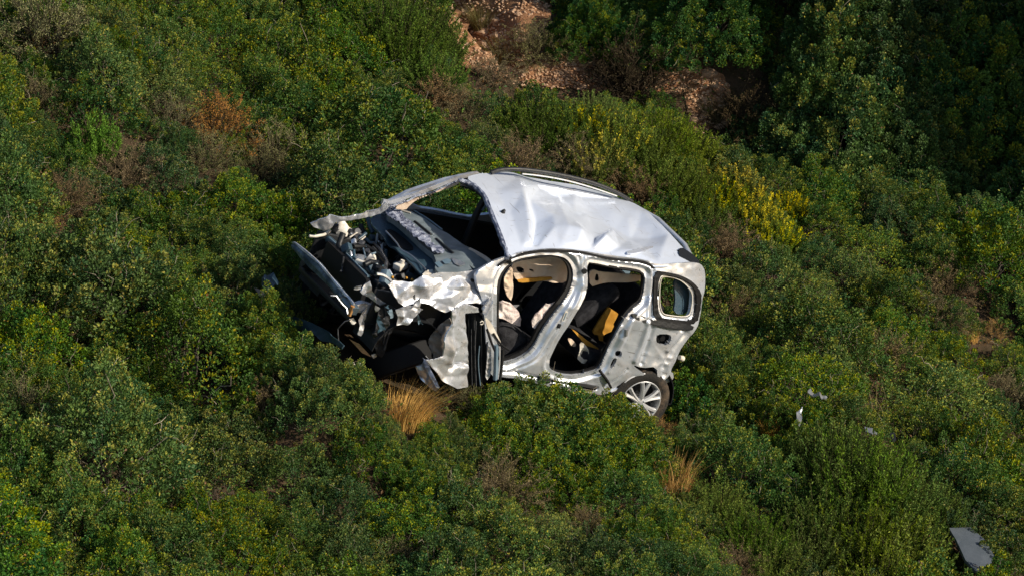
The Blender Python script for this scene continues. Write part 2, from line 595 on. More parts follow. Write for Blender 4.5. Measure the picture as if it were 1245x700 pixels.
def ctrl_relief(ctrl, blur=0):
    """heights at pixel control points joined by flat facets (creased metal)"""
    c = np.array(ctrl, float)
    lo, hi = c[:, :2].min(0) - 60, c[:, :2].max(0) + 60
    fr = np.array([[lo[0], lo[1], 0], [hi[0], lo[1], 0], [hi[0], hi[1], 0], [lo[0], hi[1], 0]])
    c = np.vstack([c, fr])
    vs, es, fs, ov, oe, of = delaunay_2d_cdt([Vector(v[:2]) for v in c], [], [], 0, 1e-4)
    hs = np.array([c[o[0], 2] for o in ov])
    vs = np.array([tuple(v) for v in vs])

    def f(P, V):
        acc = np.zeros(len(P))
        offs = [(0, 0)] if not blur else [(blur * math.cos(a) * r, blur * math.sin(a) * r) for r in (.85,) for a in np.arange(5) * math.pi * .4]
        for ofs in offs:
            p = P + np.array(ofs)
            out = np.zeros(len(P))
            for t in fs:
                a, b, cc = vs[list(t)]
                m = np.array([b - a, cc - a]).T
                if abs(np.linalg.det(m)) < 1e-9: continue
                w = (p - a) @ np.linalg.inv(m).T
                k = (w[:, 0] >= -1e-6) & (w[:, 1] >= -1e-6) & (w.sum(1) <= 1 + 1e-6)
                out[k] = hs[t[0]] * (1 - w[k].sum(1)) + hs[t[1]] * w[k, 0] + hs[t[2]] * w[k, 1]
            acc += out
        return acc / len(offs)
    return f


def facet(poly, step, amp, seed, blur=.5):
    """sharply creased metal: random flat facets about step pixels wide"""
    p = np.asarray(poly, float); lo, hi = p.min(0) - step, p.max(0) + step
    rg = np.random.default_rng(seed)
    pts = [(x + rg.uniform(-.42, .42) * step, y + rg.uniform(-.42, .42) * step, rg.normal(0, amp)) for x in np.arange(lo[0], hi[0], step) for y in np.arange(lo[1], hi[1], step)]
    return ctrl_relief(pts, blur)


def torn(name, parent, poly, surf, m, step=9, amp=.018, seed=1, thick=.006, cell=1.1, extra=None):
    f = facet(poly, step, amp, seed); g = facet(poly, step * .45, amp * .3, seed + 50, .3)
    return sheet(name, parent, poly, surf, m, cell=cell, thick=thick, rounded=0, relief=lambda P, V: f(P, V) + g(P, V) + (extra(P, V) if extra else 0))


# ---- roof
roof_poly = [(566, 216), (578, 212), (600, 210), (634, 212), (690, 222), (730, 232), (749, 239), (769, 246), (780, 252), (795, 265), (812, 283),
             (825, 296), (838, 310), (851, 322), (830, 322), (798, 325), (785, 318), (740, 313), (703, 306), (682, 304.5), (657, 305), (634, 309), (619, 313),
             (613, 290), (600, 259), (591, 235), (580, 226)]
rc = ctrl_relief([(570, 218, 0), (600, 213, 0), (604, 232, 0), (611, 262, 0), (616, 290, 0), (622, 305, 0), (621, 260, .004), (627, 280, .006), (634, 300, .0),
                  (631, 217, .012), (634, 235, .034), (638, 260, .046), (642, 282, .042), (645, 297, .02), (646, 240, -.025), (655, 262, -.06), (652, 282, -.05),
                  (649, 297, -.03), (672, 262, -.004), (674, 277, .012), (662, 290, .006), (654, 299, .0), (686, 263, .006), (700, 268, 0), (712, 274, -.012), (727, 284, -.03),
                  (690, 280, .035), (705, 285, .045), (733, 292, .05), (700, 298, .012), (680, 300, .0), (660, 222, -.012), (680, 230, -.035), (720, 250, -.055), (750, 268, -.062), (770, 281, -.06),
                  (700, 250, -.04), (755, 297, -.015), (786, 297, -.028), (770, 305, .008), (740, 304, -.02), (720, 300, -.01), (766, 257, -.02), (778, 271, -.045), (795, 283, -.04),
                  (806, 300, .005), (780, 256, .0), (796, 270, .006), (812, 286, .006), (828, 303, .0), (835, 318, 0), (800, 318, 0), (700, 226, -.004), (740, 240, -.006)], 1.8)
roof = sheet('roof', car, roof_poly, on_roof, M['roofpaint'], cell=1.7, thick=.012, rounded=1,
             relief=lambda P, V: 1.45 * rc(P, V) + .0035 * vnoise(V, 7, 1.3) + .0012 * fold(V, 14, 2.0))
roof['label'] = 'silver roof panel pushed in with long creases'
rail = [(597, 210), (607, 206.5), (624, 205.5), (645, 207), (675, 211.5), (705, 218), (730, 225.5), (752, 235), (768, 245)]
tube('roof_rail', roof, on_y(-.63)(smooth_poly(rail, 2, False)), .021, M['black'], 8)
tube('rail_strip', roof, on_y(-.60)(smooth_poly([(635, 211.5), (660, 214), (690, 219.5), (720, 228), (750, 238.5)], 2, False)), .007, M['paint'], 6)
sheet('rail_end_trim', roof, [(826, 301), (840, 309), (851, 320), (848, 323), (836, 317), (824, 311)], lambda P: on_roof(P) + np.array([0, 0, .012]), M['black'], cell=1.2, thick=.02)
sheet('rail_mount', roof, [(761, 307), (775, 304), (793, 300), (794, 302.5), (778, 308), (763, 310.5)], lambda P: on_roof(P) + np.array([0, 0, .010]), M['crushed'], cell=1., thick=.006)
ap = on_roof(np.array([(611.5, 258.5)]))[0]
tube('antenna_base', roof, [ap + np.array([0, 0, -.01]), ap + np.array([0, 0, .012]), ap + np.array([-.01, 0, .03])], [.022, .02, .009], M['black'], 10)
# torn windscreen edge of the roof
RIM = [(560, 217), (571, 220.5), (580, 225), (589.5, 233.5), (595, 246), (600, 260), (607, 276), (612.5, 290), (617, 303), (619.5, 312)]
rim3 = on_roof(smooth_poly(RIM, 2, False)) + np.array([.01, 0, -.02])
rim3 = rim3 + np.stack([vnoise(rim3, 40, k) for k in (1., 5., 9.)], 1) * .009
tube('windscreen_edge', roof, rim3, .020 + .007 * vnoise(rim3, 55, 3), M['glassbits'], 7)
tube('header_lining', roof, rim3 + np.array([-.035, 0, -.035]), .022, M['black'], 7)

# ---- left side of the body: one pressed shell with its openings
A_front = [(610, 443), (606, 420), (605, 380), (606, 345), (613, 329), (624, 318.5), (643, 312.5), (668, 310), (686, 312.5), (695, 319), (699.5, 331), (698.5, 344.5),
           (694, 356.5), (686, 368.5), (672, 386), (660, 403), (652, 420), (640, 432), (626, 439)]
A_rear = [(714, 319), (727, 320.5), (745, 324.5), (765, 327), (780, 329.5), (786, 334), (785, 353), (782, 366.5), (768, 377), (757, 392.5), (748, 410), (738, 431),
          (731, 447), (723, 452), (700, 457.5), (682, 456), (669.5, 450), (668, 441), (674, 428), (682, 411), (694, 394), (706, 375), (714.5, 358), (716, 345)]
A_quarter = [(804, 339), (808.6, 336.6), (820, 338), (830, 342), (840, 352), (843, 362), (841, 377), (837.5, 386), (815.5, 384), (804.5, 381.5), (802, 361.5)]
A_fuel = [(799, 406), (815, 406), (816.5, 411), (812, 420), (800, 418.5), (797, 413)]
A_round = [(752 + 4.4 * math.cos(a), 429.7 + 4.4 * math.sin(a)) for a in np.arange(10) * .628]
A_slot = [(746, 433.4), (750.6, 435.7), (744.4, 448), (740.4, 446)]
side_poly = [(577, 331), (594, 320), (620, 310.5), (634, 306.5), (657, 302.7), (682, 302.2), (703, 304), (740, 310.5), (785, 315.5), (798, 322), (826, 320), (848, 319),
             (856, 324), (859, 338), (854, 366), (850, 392), (841, 406), (829, 421), (820.5, 437), (813, 455), (805, 462), (799, 460.5), (797.5, 444), (780, 446), (768, 442),
             (776, 449), (784, 454), (773.5, 455.5), (762, 462), (751, 473.5), (741, 478), (727, 479.5), (700, 476.5), (665, 468.5), (638, 461.5), (609, 457.5), (596, 456),
             (592, 440), (590, 400), (588, 370), (581, 348)]
GUT = [(606, 323), (615, 316.5), (634, 309), (656.5, 305.3), (682, 305), (703, 306.5), (720, 310), (746, 315.5), (785, 318.2), (795, 326)]


sidef = facet([(577, 300), (859, 480)], 17, .0055, 51, .6)
sideg = facet([(577, 300), (859, 480)], 8, .0012, 52, .5)


def side_relief(P, V):
    r = .004 * vnoise(V, 5, 3.3) + sidef(P, V) + sideg(P, V)
    for a, dep in ((A_front, .030), (A_rear, .022)):
        d, _ = segdist(P, smooth_poly(a, 2), True)
        r -= dep * (1 - sstep(4.2, 7.6, d))           # stepped door flange
        r += .004 * np.exp(-((d - 8.5) / 2.0) ** 2)
    d, _ = segdist(P, smooth_poly(A_quarter, 2), True)
    r -= .012 * (1 - sstep(3.5, 4.6, d))
    for line, amp, w in ((GUT, -.016, 1.6), ([(788, 392), (781, 415), (771, 438)], .022, 2.6), ([(795, 396), (788, 418), (779, 440)], -.018, 2.4),
                         ([(768, 390), (756, 418), (740, 452)], .012, 2.2), ([(835, 404), (818, 424), (806, 446)], -.022, 2.4), ([(828, 404), (812, 426)], .018, 2.5),
                         ([(703, 312), (708, 340), (698, 368), (668, 415), (655, 436), (630, 449)], -.014, 1.7), ([(711, 312), (712, 340), (700, 375), (668, 430)], .012, 2.0),
                         ([(612, 452), (640, 455), (665, 462), (700, 469), (726, 472)], -.026, 1.6), ([(762, 448), (750, 462), (736, 470)], -.012, 1.4),
                         ([(790, 322), (790, 350), (787, 385)], .014, 2.2), ([(795, 330), (795, 360), (793, 385)], -.02, 1.8)):
        d, _ = segdist(P, smooth_poly(line, 2, False))
        r += amp * np.exp(-(d / w) ** 2)
    k = sstep(420, 445, P[:, 1]) * sstep(765, 785, P[:, 0])
    r += k * .022 * fold(V, 7, 1.0)
    k = sstep(336, 322, P[:, 1]) * sstep(800, 815, P[:, 0])
    r += .006 * k * vnoise(V, 16, 3)
    return r


shell = sheet('body_side', car, side_poly, on_side, M['paint'], holes=[A_front, A_rear, inset(A_quarter, -1.3), A_fuel, A_round, A_slot], cell=1.0, thick=.035, relief=side_relief)
shell['label'] = 'silver body side with both door openings empty and creased pillars'


def seal(name, line, off, r, closed=True, m='rubber', n=6, parent=None):
    p = smooth_poly(line, 2, closed)
    if closed: p = np.vstack([p, p[:1]])
    q = on_side(p) + np.array([0, off, 0])
    return tube(name, parent or shell, q, r, M[m], n)


sheet('door_surround', shell, inset(A_front, -1.5), lambda P: on_side(P) + np.array([0, -.045, 0]), M['rubber'], holes=[inset(A_front, 4.2)], cell=1.0, thick=.03, rounded=0)
sheet('door_surround', shell, inset(A_rear, -1.2), lambda P: on_side(P) + np.array([0, -.04, 0]), M['rubber'], holes=[inset(A_rear, 1.8)], cell=1.0, thick=.03, rounded=0)
seal('gutter_seal', GUT, .001, .0115, False)
seal('door_seal', [(714, 320.5), (727, 322.5), (745, 326.5), (765, 329), (780, 331.5), (784, 336)], -.04, .018, False)
seal('window_seal', [(798, 331), (812, 333.5), (828, 337), (842, 346), (849.5, 357), (848.5, 369), (843.5, 392)], .0, .013, False)
seal('window_seal', [(798, 331), (797, 361), (796, 386), (815, 389), (843, 392)], .0, .013, False)
seal('glass_remnant', A_quarter, -.010, .005, True, 'white')
band_in = [(801, 335), (809, 332.5), (822, 334.5), (833, 339), (844, 350), (847, 362), (845, 379), (841, 390), (815, 387.5), (801, 385), (798.5, 361)]
sheet('window_band', shell, [(795.5, 328), (812, 330.5), (829, 334.5), (843.5, 343), (852, 355), (852.5, 368), (846.5, 395), (815, 391.5), (794.5, 389), (794, 361)], lambda P: on_side(P) + np.array([0, .012, 0]), M['rubber'], holes=[band_in], cell=1.1, thick=.02, relief=lambda P, V: .003 * vnoise(V, 40, 2))
sheet('slide_rail_cover', shell, [(768, 380), (775, 381), (793, 388), (820, 391), (843.5, 394), (841, 402), (815, 399), (791, 394.5), (769, 386)],
      lambda P: on_side(P) + np.array([0, .012, 0]), M['black'], cell=1.2, thick=.03)
sheet('pillar_lining', shell, [(828, 341), (836, 344), (845, 354), (846, 368), (842, 388), (825, 387), (828, 370), (826, 352)], lambda P: on_side(P) + np.array([0, -.10, 0]), M['cowl'], cell=1.5, thick=.02)
sheet('fuel_filler_cup', shell, [(796, 403), (819, 403), (818, 422), (796, 421)], lambda P: on_side(P) + np.array([0, -.07, 0]), M['black'], cell=2, thick=.02)
ff = on_side(np.array([(807, 412.5)]))[0]
tube('fuel_cap', shell, [ff + np.array([0, -.06, 0]), ff + np.array([0, -.02, 0])], .026, M['rubber'], 12)
sheet('inner_quarter', shell, [(735, 420), (760, 420), (757, 452), (735, 452)], lambda P: on_side(P) + np.array([0, -.06, 0]), M['black'], cell=2, thick=.01)
tube('door_latch', shell, on_side(np.array([(761, 399), (760, 407)])) + np.array([0, .01, 0]), .02, M['steel'], 8)
tube('door_hinge_bolt', shell, [on_side(np.array([(709.5, 329)]))[0] + np.array([0, d, 0]) for d in (-.01, .022)], .026, M['black'], 10)
tube('door_latch', shell, on_side(np.array([(678, 397.5), (680, 393)])) + np.array([0, .006, 0]), .018, M['black'], 8)
sheet('tyre_label', shell, [(682.5, 389), (685.5, 389.5), (690, 378), (687, 377)], lambda P: on_side(P) + np.array([0, .012, 0]), M['white'], cell=.8, thick=.004, rounded=0)
sheet('label_print', shell, [(683.8, 388), (685.2, 388.2), (688.6, 379.2), (687.3, 379)], lambda P: on_side(P) + np.array([0, .0155, 0]), M['bluegrey'], cell=.7, thick=.002, rounded=0)
seal('door_check_strap', [(728, 449), (733, 455), (738, 462), (742, 470)], .014, .013, False)
seal('sill_trim', [(655, 460), (668, 462.5)], .004, .022, False)
seal('sill_trim', [(700, 466), (724, 471)], .004, .022, False)
seal('wheel_arch_lip', [(742, 476), (752, 472), (762, 461.5), (773, 455.5), (784, 453.5)], .0, .010, False, 'paint')
# torn strip behind the rear wheel arch
sheet('torn_bracket', shell, [(798, 447), (812, 444), (819, 437), (812, 455), (806, 462), (800, 461)], lambda P: on_side(P) + np.array([0, -.05, 0]), M['bluegrey'], cell=1.5, thick=.01,
      relief=lambda P, V: .03 * fold(V, 8, 5))
tube('tow_eye', shell, on_side(np.array([(826, 434), (829.5, 435.5)])), [.02, .028], M['white'], 8)

# ---- right side, seen through the openings and from behind
def far_side(P): 
    z = P[:, 1]
    return np.stack([P[:, 0], -(.80 - .30 * np.clip(z - 1.0, 0, 2)), z], 1)
farp = [(-.25, .45), (.0, .62), (.25, .55), (.38, .28), (1.9, .25), (2.1, .5), (2.25, .95), (2.27, 1.16), (1.72, 1.56), (1.4, 1.60), (.6, 1.62), (-.12, 1.62), (-.28, 1.3), (-.33, 1.0)]
far = sheet('body_side', car, farp, far_side, M['paint'], holes=[[(1.12, 1.14), (2.19, 1.13), (1.96, 1.33), (1.70, 1.51), (1.14, 1.545)], [(.18, 1.14), (1.0, 1.14), (1.02, 1.50), (.2, 1.5)], [(-.16, 1.15), (.08, 1.15), (.1, 1.46), (-.1, 1.46)]],
            cell=.022, thick=.03, relief=lambda P, V: .008 * fold(V, 4, 2))
far['label'] = 'silver far side of the body'
sheet('door_trim', far, [(.3, .4), (1.95, .4), (2.1, .7), (2.14, 1.10), (1.4, 1.12), (-.1, 1.12), (.05, .8)], lambda P: far_side(P) + np.array([0, .05, 0]), M['black'], cell=.04, thick=.03)
# right windscreen pillar, outer skin and pale inner trim
sheet('windscreen_pillar', far, [(582, 209.5), (572, 211), (559, 213.5), (523, 227.5), (500, 236.5), (473, 244.5), (467, 243.5), (464, 250), (470, 250), (486, 245.5), (502, 239.5), (530, 229.5), (560, 217.5), (572, 215), (582, 213)],
      on_plane(1, -.60, (0, 0, 0)), M['crushed'], cell=1.2, thick=.03, rounded=0, relief=facet([(464, 207), (597, 253)], 14, .005, 45, 1.))
gl = on_y(-.585)(smooth_poly([(470, 252), (486, 247.5), (502, 241.5), (530, 231.5), (556, 220)], 2, False))
tube('glass_remnant', far, gl + np.stack([vnoise(gl, 30, k) for k in (2., 6., 8.)], 1) * .012, .009, M['glassbits'], 6)
sheet('pillar_trim', far, [(477, 253), (500, 245), (530, 233.5), (560, 220), (557, 224.5), (540, 231), (523, 237), (506, 243.5), (498, 250), (493, 256)], on_y(-.57), M['beige'], cell=1.2, thick=.025)

# ---- floor, bulkhead, tail
block('floor_pan', car, (.85, 0, .27), (2.5, 1.46, .06), M['black'], bevel=.02)
block('bulkhead', car, (2.14, 0, .68), (.06, 1.42, .78), M['black'], (0, math.radians(-8), 0), .02)
block('boot_floor', car, (-.12, 0, .52), (.42, 1.3, .05), M['black'], bevel=.02)
tube('tail_panel', car, [(-.27, .70, .5), (-.31, .35, .47), (-.31, -.35, .47), (-.27, -.70, .5)], .055, M['paint'], 8)
tube('roof_crossmember', car, [(-.2, .6, 1.50), (-.26, .2, 1.58), (-.24, -.3, 1.61), (-.14, -.58, 1.60)], .03, M['paint'], 8)
for s in (1, -1):
    tube('chassis_rail', car, [(.3, s * .5, .25), (1.6, s * .48, .22), (2.2, s * .46, .36), (2.75, s * .47, .44), (3.02, s * .5, .52)], .055, M['black'], 8)

# ---- wheels
def wheel(c, tilt, lit_dusty, steer=0.0):
    w = link(bpy.data.objects.new('wheel', None)); w.parent = car
    w.location = c
    w.rotation_euler = (tilt, 0.6, steer)
    prof = [(.205, -.085), (.235, -.098), (.275, -.10), (.300, -.088), (.309, -.07), (.311, -.03), (.311, .03), (.309, .07), (.300, .088), (.275, .10), (.235, .098), (.205, .085)]
    V, F = lathe(prof, 72)
    # tread blocks
    V = np.array(V); k = len(prof)
    for i in range(72):
        for j in (4, 5, 6, 7):
            if (i + (j % 2)) % 2: V[i * k + j] *= np.array([.968, 1, .968])
    me = bpy.data.meshes.new('tyre'); me.from_pydata([tuple(v) for v in V], [], F); me.materials.append(M['tyre' if lit_dusty else 'tyredark'])
    me.polygons.foreach_set('use_smooth', [True] * len(F)); me.set_sharp_from_angle(angle=math.radians(35))
    ty = obj('tyre', me, w)
    V, F = lathe([(.208, .084), (.212, .092), (.205, .094), (.192, .080), (.186, .04), (.180, -.07), (.208, -.084)], 48)
    rm = M['rim' if lit_dusty else 'darkmetal']  # wheels in shadow get darker tyre and rim, shade put into the colour
    me = bpy.data.meshes.new('rim'); me.from_pydata(V, [], F); me.materials.append(rm); me.polygons.foreach_set('use_smooth', [True] * len(F))
    rim = obj('rim', me, w)
    V, F = lathe([(.0, .0), (.18, .0), (.185, -.02), (.0, -.02)], 32)
    me = bpy.data.meshes.new('brake_disc'); me.from_pydata(V, [], F); me.materials.append(M['black'])
    obj('brake_disc', me, w)
    for i in range(6):                               # paired flat spokes
        a = 2 * math.pi * i / 6
        for s in (-1, 1):
            a0, a1 = a + s * .10, a + s * .19
            pts = [(.035, .078, a), (.10, .083, a0), (.15, .084, a + s * .15), (.196, .078, a1)]
            p3 = [(r * math.cos(t), h, r * math.sin(t)) for r, h, t in pts]
            tube('spoke', rim, p3, [.026, .022, .021, .024], rm, 6, flatten=.8)
    V, F = lathe([(.0, .095), (.03, .094), (.046, .085), (.05, .06)], 20)
    me = bpy.data.meshes.new('hub_cap'); me.from_pydata(V, [], F); me.materials.append(rm); me.polygons.foreach_set('use_smooth', [True] * len(F))
    obj('hub_cap', me, rim)
    return w


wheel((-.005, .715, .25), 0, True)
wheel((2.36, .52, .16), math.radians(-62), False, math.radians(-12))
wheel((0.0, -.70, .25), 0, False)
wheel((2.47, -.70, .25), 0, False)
# dark inner wheel housings
def housing(x, s, name):
    a = np.linspace(.0, math.pi, 18)
    V, F = [], []
    for t in a:
        for y in (.36, .76): V.append((x + .37 * math.cos(t), s * y, .27 + .35 * math.sin(t)))
    for i in range(17): F.append((2 * i, 2 * i + 1, 2 * i + 3, 2 * i + 2))
    n = len(V); V += [(x, s * .36, .27)]
    for i in range(17): F.append((2 * i, 2 * i + 2, n))
    me = bpy.data.meshes.new(name); me.from_pydata(V, [], F); me.materials.append(M['black'])
    o = obj(name, me, car)
    md = o.modifiers.new('thick', 'SOLIDIFY'); md.thickness = .008
for x, s in ((0, 1), (2.47, 1), (0, -1), (2.47, -1)): housing(x, s, 'wheel_housing')

# ---- dashboard, cowl, windscreen remains
dz = on_plane(2, 1.125 + .22 * 1.9, (-.22, 0, 0))
dash = sheet('dashboard', car, [(477, 253), (490, 255), (502, 257), (520, 268), (536, 280), (550, 287), (572, 304), (585, 312), (597, 321), (588, 328), (568, 331), (550, 335), (528, 331),
             (531, 312), (515, 300), (500, 285), (482, 268), (468, 261)], dz, M['dash'], cell=1.6, thick=.05,
             relief=lambda P, V: .03 * np.exp(-(((P[:, 0] - 566) / 14) ** 2 + ((P[:, 1] - 312) / 9) ** 2)) - .02 * np.exp(-(((P[:, 0] - 545) / 7) ** 2 + ((P[:, 1] - 300) / 7) ** 2)) + .004 * vnoise(V, 9, 4))
dash['label'] = 'dark grey dashboard bared to the sky'
up_ = np.array([0, 0, .012])
for ln in ([(504, 270), (524, 286)], [(530, 291), (551, 309)]):
    tube('air_vent', dash, dz(np.array(ln)) + up_ * .3, .013, M['black'], 6)
tube('dash_seam', dash, dz(np.array([(556, 310), (577, 329)])) + up_ * .2, .006, M['black'], 5)
tube('dash_edge', dash, dz(smooth_poly([(503, 257), (520, 267), (537, 280)], 1, False)) + up_ * .6, .008, M['bluegrey'], 5)  # paler tube painted in as the highlight along the dash edge
tube('dash_edge', dash, dz(smooth_poly([(477, 254), (486, 256), (499, 260)], 1, False)) + up_ * .6, .008, M['white'], 5)
tube('instrument_hood', dash, dz(smooth_poly([(570, 305), (582, 311), (592, 317), (597, 322)], 1, False)) + up_, [.012, .02, .026, .026, .026, .018][:6] if False else .020, M['beige'], 7)
sheet('warning_label', dash, [(528, 321), (533, 319), (538.5, 324), (533, 326.5)], lambda P: dz(P) + up_, M['bluegrey'], cell=1, thick=.004, rounded=0, flat=True)
sheet('warning_label', dash, [(537, 318.5), (543, 315.5), (548.5, 318), (546, 321.5), (540, 322)], lambda P: dz(P) + up_, M['bluegrey'], cell=1, thick=.004, rounded=0, flat=True)
torn('torn_flap', dash, [(546, 313.5), (556, 318), (564, 318.5), (565, 323), (558, 325), (552, 322)], lambda P: dz(P) + up_, M['steel'], 5, .006, 77, .004)
cz = on_plane(2, 1.10 + .32 * 1.9, (-.32, 0, 0))
cowl = sheet('cowl_panel', car, [(447, 268), (458, 260), (466, 256), (484, 271), (505, 291), (530, 313), (529, 331), (516, 338), (505, 326), (492, 312), (480, 301), (468, 288)], cz, M['cowl'], cell=1.5, thick=.02,
             relief=lambda P, V: .012 * vnoise(V, 8, 7) - .05 * np.exp(-(((P[:, 0] - 482) / 13) ** 2 + ((P[:, 1] - 290) / 8) ** 2)))
sheet('wiper_recess', cowl, [(468, 281), (476, 279), (498, 296), (504, 304), (494, 305), (480, 297)], lambda P: cz(P) + up_ * .6, M['rubber'], cell=1.5, thick=.01)
tube('wiper_arm', cowl, cz(smooth_poly([(468, 284), (482, 299), (486, 307), (498, 312), (516, 330)], 2, False)) + up_ * 2, .007, M['steel'], 5)
glass = sheet('shattered_windscreen', car, [(464, 257), (471, 254), (479, 257), (487, 264), (497, 273), (514, 288), (523, 296), (529, 304), (541, 307), (536, 311), (529, 313), (520, 306), (505, 296), (486, 279), (470, 267)],
              lambda P: dz(P) + np.array([0, 0, .03]), M['glassbits'], cell=1.0, thick=.006, relief=lambda P, V: .034 * fold(V, 9, 4) + .016 * vnoise(V, 24, 5), flat=True)
glass['label'] = 'crumpled bluish sheet of shattered windscreen glass'

# ---- nose: bumper beam, crash box, slam panel, radiator
bx = on_plane(0, 3.10, (0, 0, .05))
beamf = facet([(354, 296), (430, 383)], 9, .006, 47)
beam = sheet('bumper_beam', car, [(354, 298), (357, 296.5), (385, 320), (428, 371), (430, 374), (426, 382), (420, 378), (412, 362), (392, 340), (374, 324), (358, 304)], bx, M['beam'], cell=1.5, thick=.06, rounded=0,
             relief=lambda P, V: beamf(P, V) + .014 * np.exp(-(segdist(P, [(357, 300), (392, 332), (424, 374)])[0] / 2.) ** 2))
beam['label'] = 'bent grey-blue bumper crossbeam across the torn off front'
tube('beam_flange', beam, bx(smooth_poly([(354.5, 296.5), (357, 295.5), (385, 318.5), (407, 345), (429, 370.5)], 2, False)) + np.array([-.01, 0, .01]), .009, M['crushed'], 6)
tube('beam_end', beam, bx(np.array([(429, 372), (424.5, 383)])), .020, M['rust'], 7)
sheet('crash_box', car, [(430, 371), (443, 368), (463, 375), (461, 381), (445, 381), (431, 379)], on_plane(1, .60, (0, 0, 0)), M['crushed'], cell=1.3, thick=.06, rounded=0, relief=facet([(430, 368), (463, 381)], 6, .008, 46))
slam = tube('slam_panel', car, unp(smooth_poly([(399, 291), (415, 305), (430, 320), (446, 338)], 2, False), 2, .74), .034, M['cowl'], 8)
tube('slam_edge', slam, unp(smooth_poly([(400, 289.5), (416, 303.5), (431, 318.5), (447.5, 336)], 2, False), 2, .775), .010, M['bluegrey'], 6)  # teal tube painted in as the highlight on the slam panel
sheet('radiator', car, [(398, 293), (446, 340), (436, 372), (428, 366), (388, 320)], on_plane(0, 2.93, (0, 0, 0)), M['rubber'], cell=3, thick=.04, rounded=0)
torn('bumper_skin', car, [(330, 384), (345, 380), (372, 389), (398, 402), (420, 420), (417, 425), (404, 416), (390, 414), (378, 403), (362, 400), (350, 392), (336, 391)], on_plane(0, 3.12, (0, 0, -.1)), M['cowl'], 10, .012, 48, .012, 1.6)

# ---- torn wings (fenders)
rf = torn('fender', car, [(378, 273), (388, 268), (402, 262), (416, 263.5), (441, 260), (460, 254.5), (468, 245.5), (474, 247), (471, 252.5), (462, 259), (447, 264), (430, 267), (416, 268), (407, 270), (404, 276), (394, 281.5), (382, 277.5)],
           on_plane(1, -.66, (0, 0, .25)), M['crushed'], 12, .016, 44, .008)
rf['label'] = 'torn strip of silver front wing on the far side'
wing_ctrl = [(470, 347, .03), (479, 343, -.02), (490, 352, .05), (500, 344, -.01), (484, 362, .0), (500, 362, -.04), (512, 337, .0), (515, 352, .05), (525, 364, -.01), (535, 332, .02), (538, 346, -.025),
             (545, 360, .035), (553, 372, -.02), (556, 336, .0), (563, 350, .03), (567, 364, -.02), (577, 330, .0), (578, 345, -.03), (583, 362, .02), (592, 340, .03), (598, 325, .0), (594, 357, -.01), (508, 356, -.03), (528, 345, .01)]
wr = ctrl_relief(wing_ctrl, 2.)
wf = facet([(470, 311), (617, 380)], 9, .010, 41, .5)
wg = facet([(470, 311), (617, 380)], 5, .0025, 42, .3)
lf = sheet('fender', car, [(470, 346), (479, 341), (490, 341.5), (501, 343.5), (512, 335.7), (535, 331), (556, 331), (577, 328.5), (605, 315), (617, 311), (606, 322), (600, 328), (601.5, 343.5), (596, 358), (588, 370),
           (579, 368), (564, 369.5), (553, 374), (544, 380), (536, 377), (520, 368.5), (509, 368), (494, 372), (486.5, 368), (479, 359)],
           on_plane(1, .86 + .45 * .75, (0, 0, -.45)), M['crushed'], cell=1.2, thick=.008, rounded=0, relief=lambda P, V: 0.8 * wr(P, V) + wf(P, V) + wg(P, V))
lf['label'] = 'crumpled silver front wing on the near side'
torn('torn_flap', lf, [(481, 377), (490, 372), (498, 371), (514, 375.5), (505, 384.5), (495, 394.5), (482, 395), (484, 386)], on_y(.80), M['crushed'], 7, .009, 64)
torn('torn_flap', lf, [(437, 354), (443, 346), (450, 341.5), (452, 353), (458, 361), (466, 367), (480, 374), (480, 378), (470, 377), (460, 370), (449, 362), (441, 358)], on_y(.66), M['crushed'], 7, .009, 55)
torn('torn_flap', lf, [(436, 389), (440, 380), (446, 374), (445, 386), (443, 397), (439, 408), (434, 406), (438, 396)], on_y(.62), M['crushed'], 7, .009, 15)
tube('torn_flap', lf, on_y(.64)(smooth_poly([(458, 333), (466, 334), (474, 340), (478, 345)], 2, False)), .014, M['crushed'], 6)
sheet('arch_liner', car, [(463, 371), (470, 369), (477, 371), (482, 379), (478, 394), (473, 410), (466, 436), (455, 428), (454, 405), (458, 386)], on_y(.68), M['black'], cell=1.6, thick=.015, relief=lambda P, V: .03 * fold(V, 6, 3))
for ln in ([(461, 376), (457, 396), (455, 420)], [(479, 380), (474, 400), (467, 425)], [(468, 372), (469, 400), (466, 418)]):
    tube('wiring', car, on_y(.70)(smooth_poly(ln, 2, False)), .007, M['darkmetal'], 5)
for q_, (u, v, r) in enumerate(((429, 391, 4), (460, 419, 4), (455, 433, 4), (428, 442, 4), (439, 444, 4))):
    torn('plastic_fragment', car, [(u - r, v - r * .5), (u + r * .3, v - r), (u + r, v + r * .2), (u - r * .2, v + r * .8)], on_y(.66), M['white'], 4, .01, 70 + q_, .006, .9)

def unit_(v): return v / (np.linalg.norm(v) + 1e-9)


# ---- engine bay
eng = block('engine', car, (2.55, -.02, .62), (.34, .62, .26), M['darkmetal'], (0, .1, 0), .03, .02)
eng['label'] = 'dark exposed engine with hoses and pale reservoirs'
def at(u, v, z): return unp(np.array([(u, v)]), 2, z)[0]
def ball(name, parent, c, r, m, seg=14, sq=(1, 1, 1), noise=0.0):
    import bmesh
    bm = bmesh.new(); bmesh.ops.create_uvsphere(bm, u_segments=seg, v_segments=seg // 2 + 1, radius=1)
    co = np.array([v.co for v in bm.verts])
    k = 1 + noise * vnoise(co, 2.2, c[0] * 17)
    for v, s in zip(bm.verts, k): v.co = Vector((v.co.x * r * sq[0] * s, v.co.y * r * sq[1] * s, v.co.z * r * sq[2] * s)) + Vector(c)
    me = bpy.data.meshes.new(name); bm.to_mesh(me); bm.free()
    me.polygons.foreach_set('use_smooth', [True] * len(me.polygons)); me.materials.append(m)
    return obj(name, me, parent)
c1 = at(415, 281, .80)
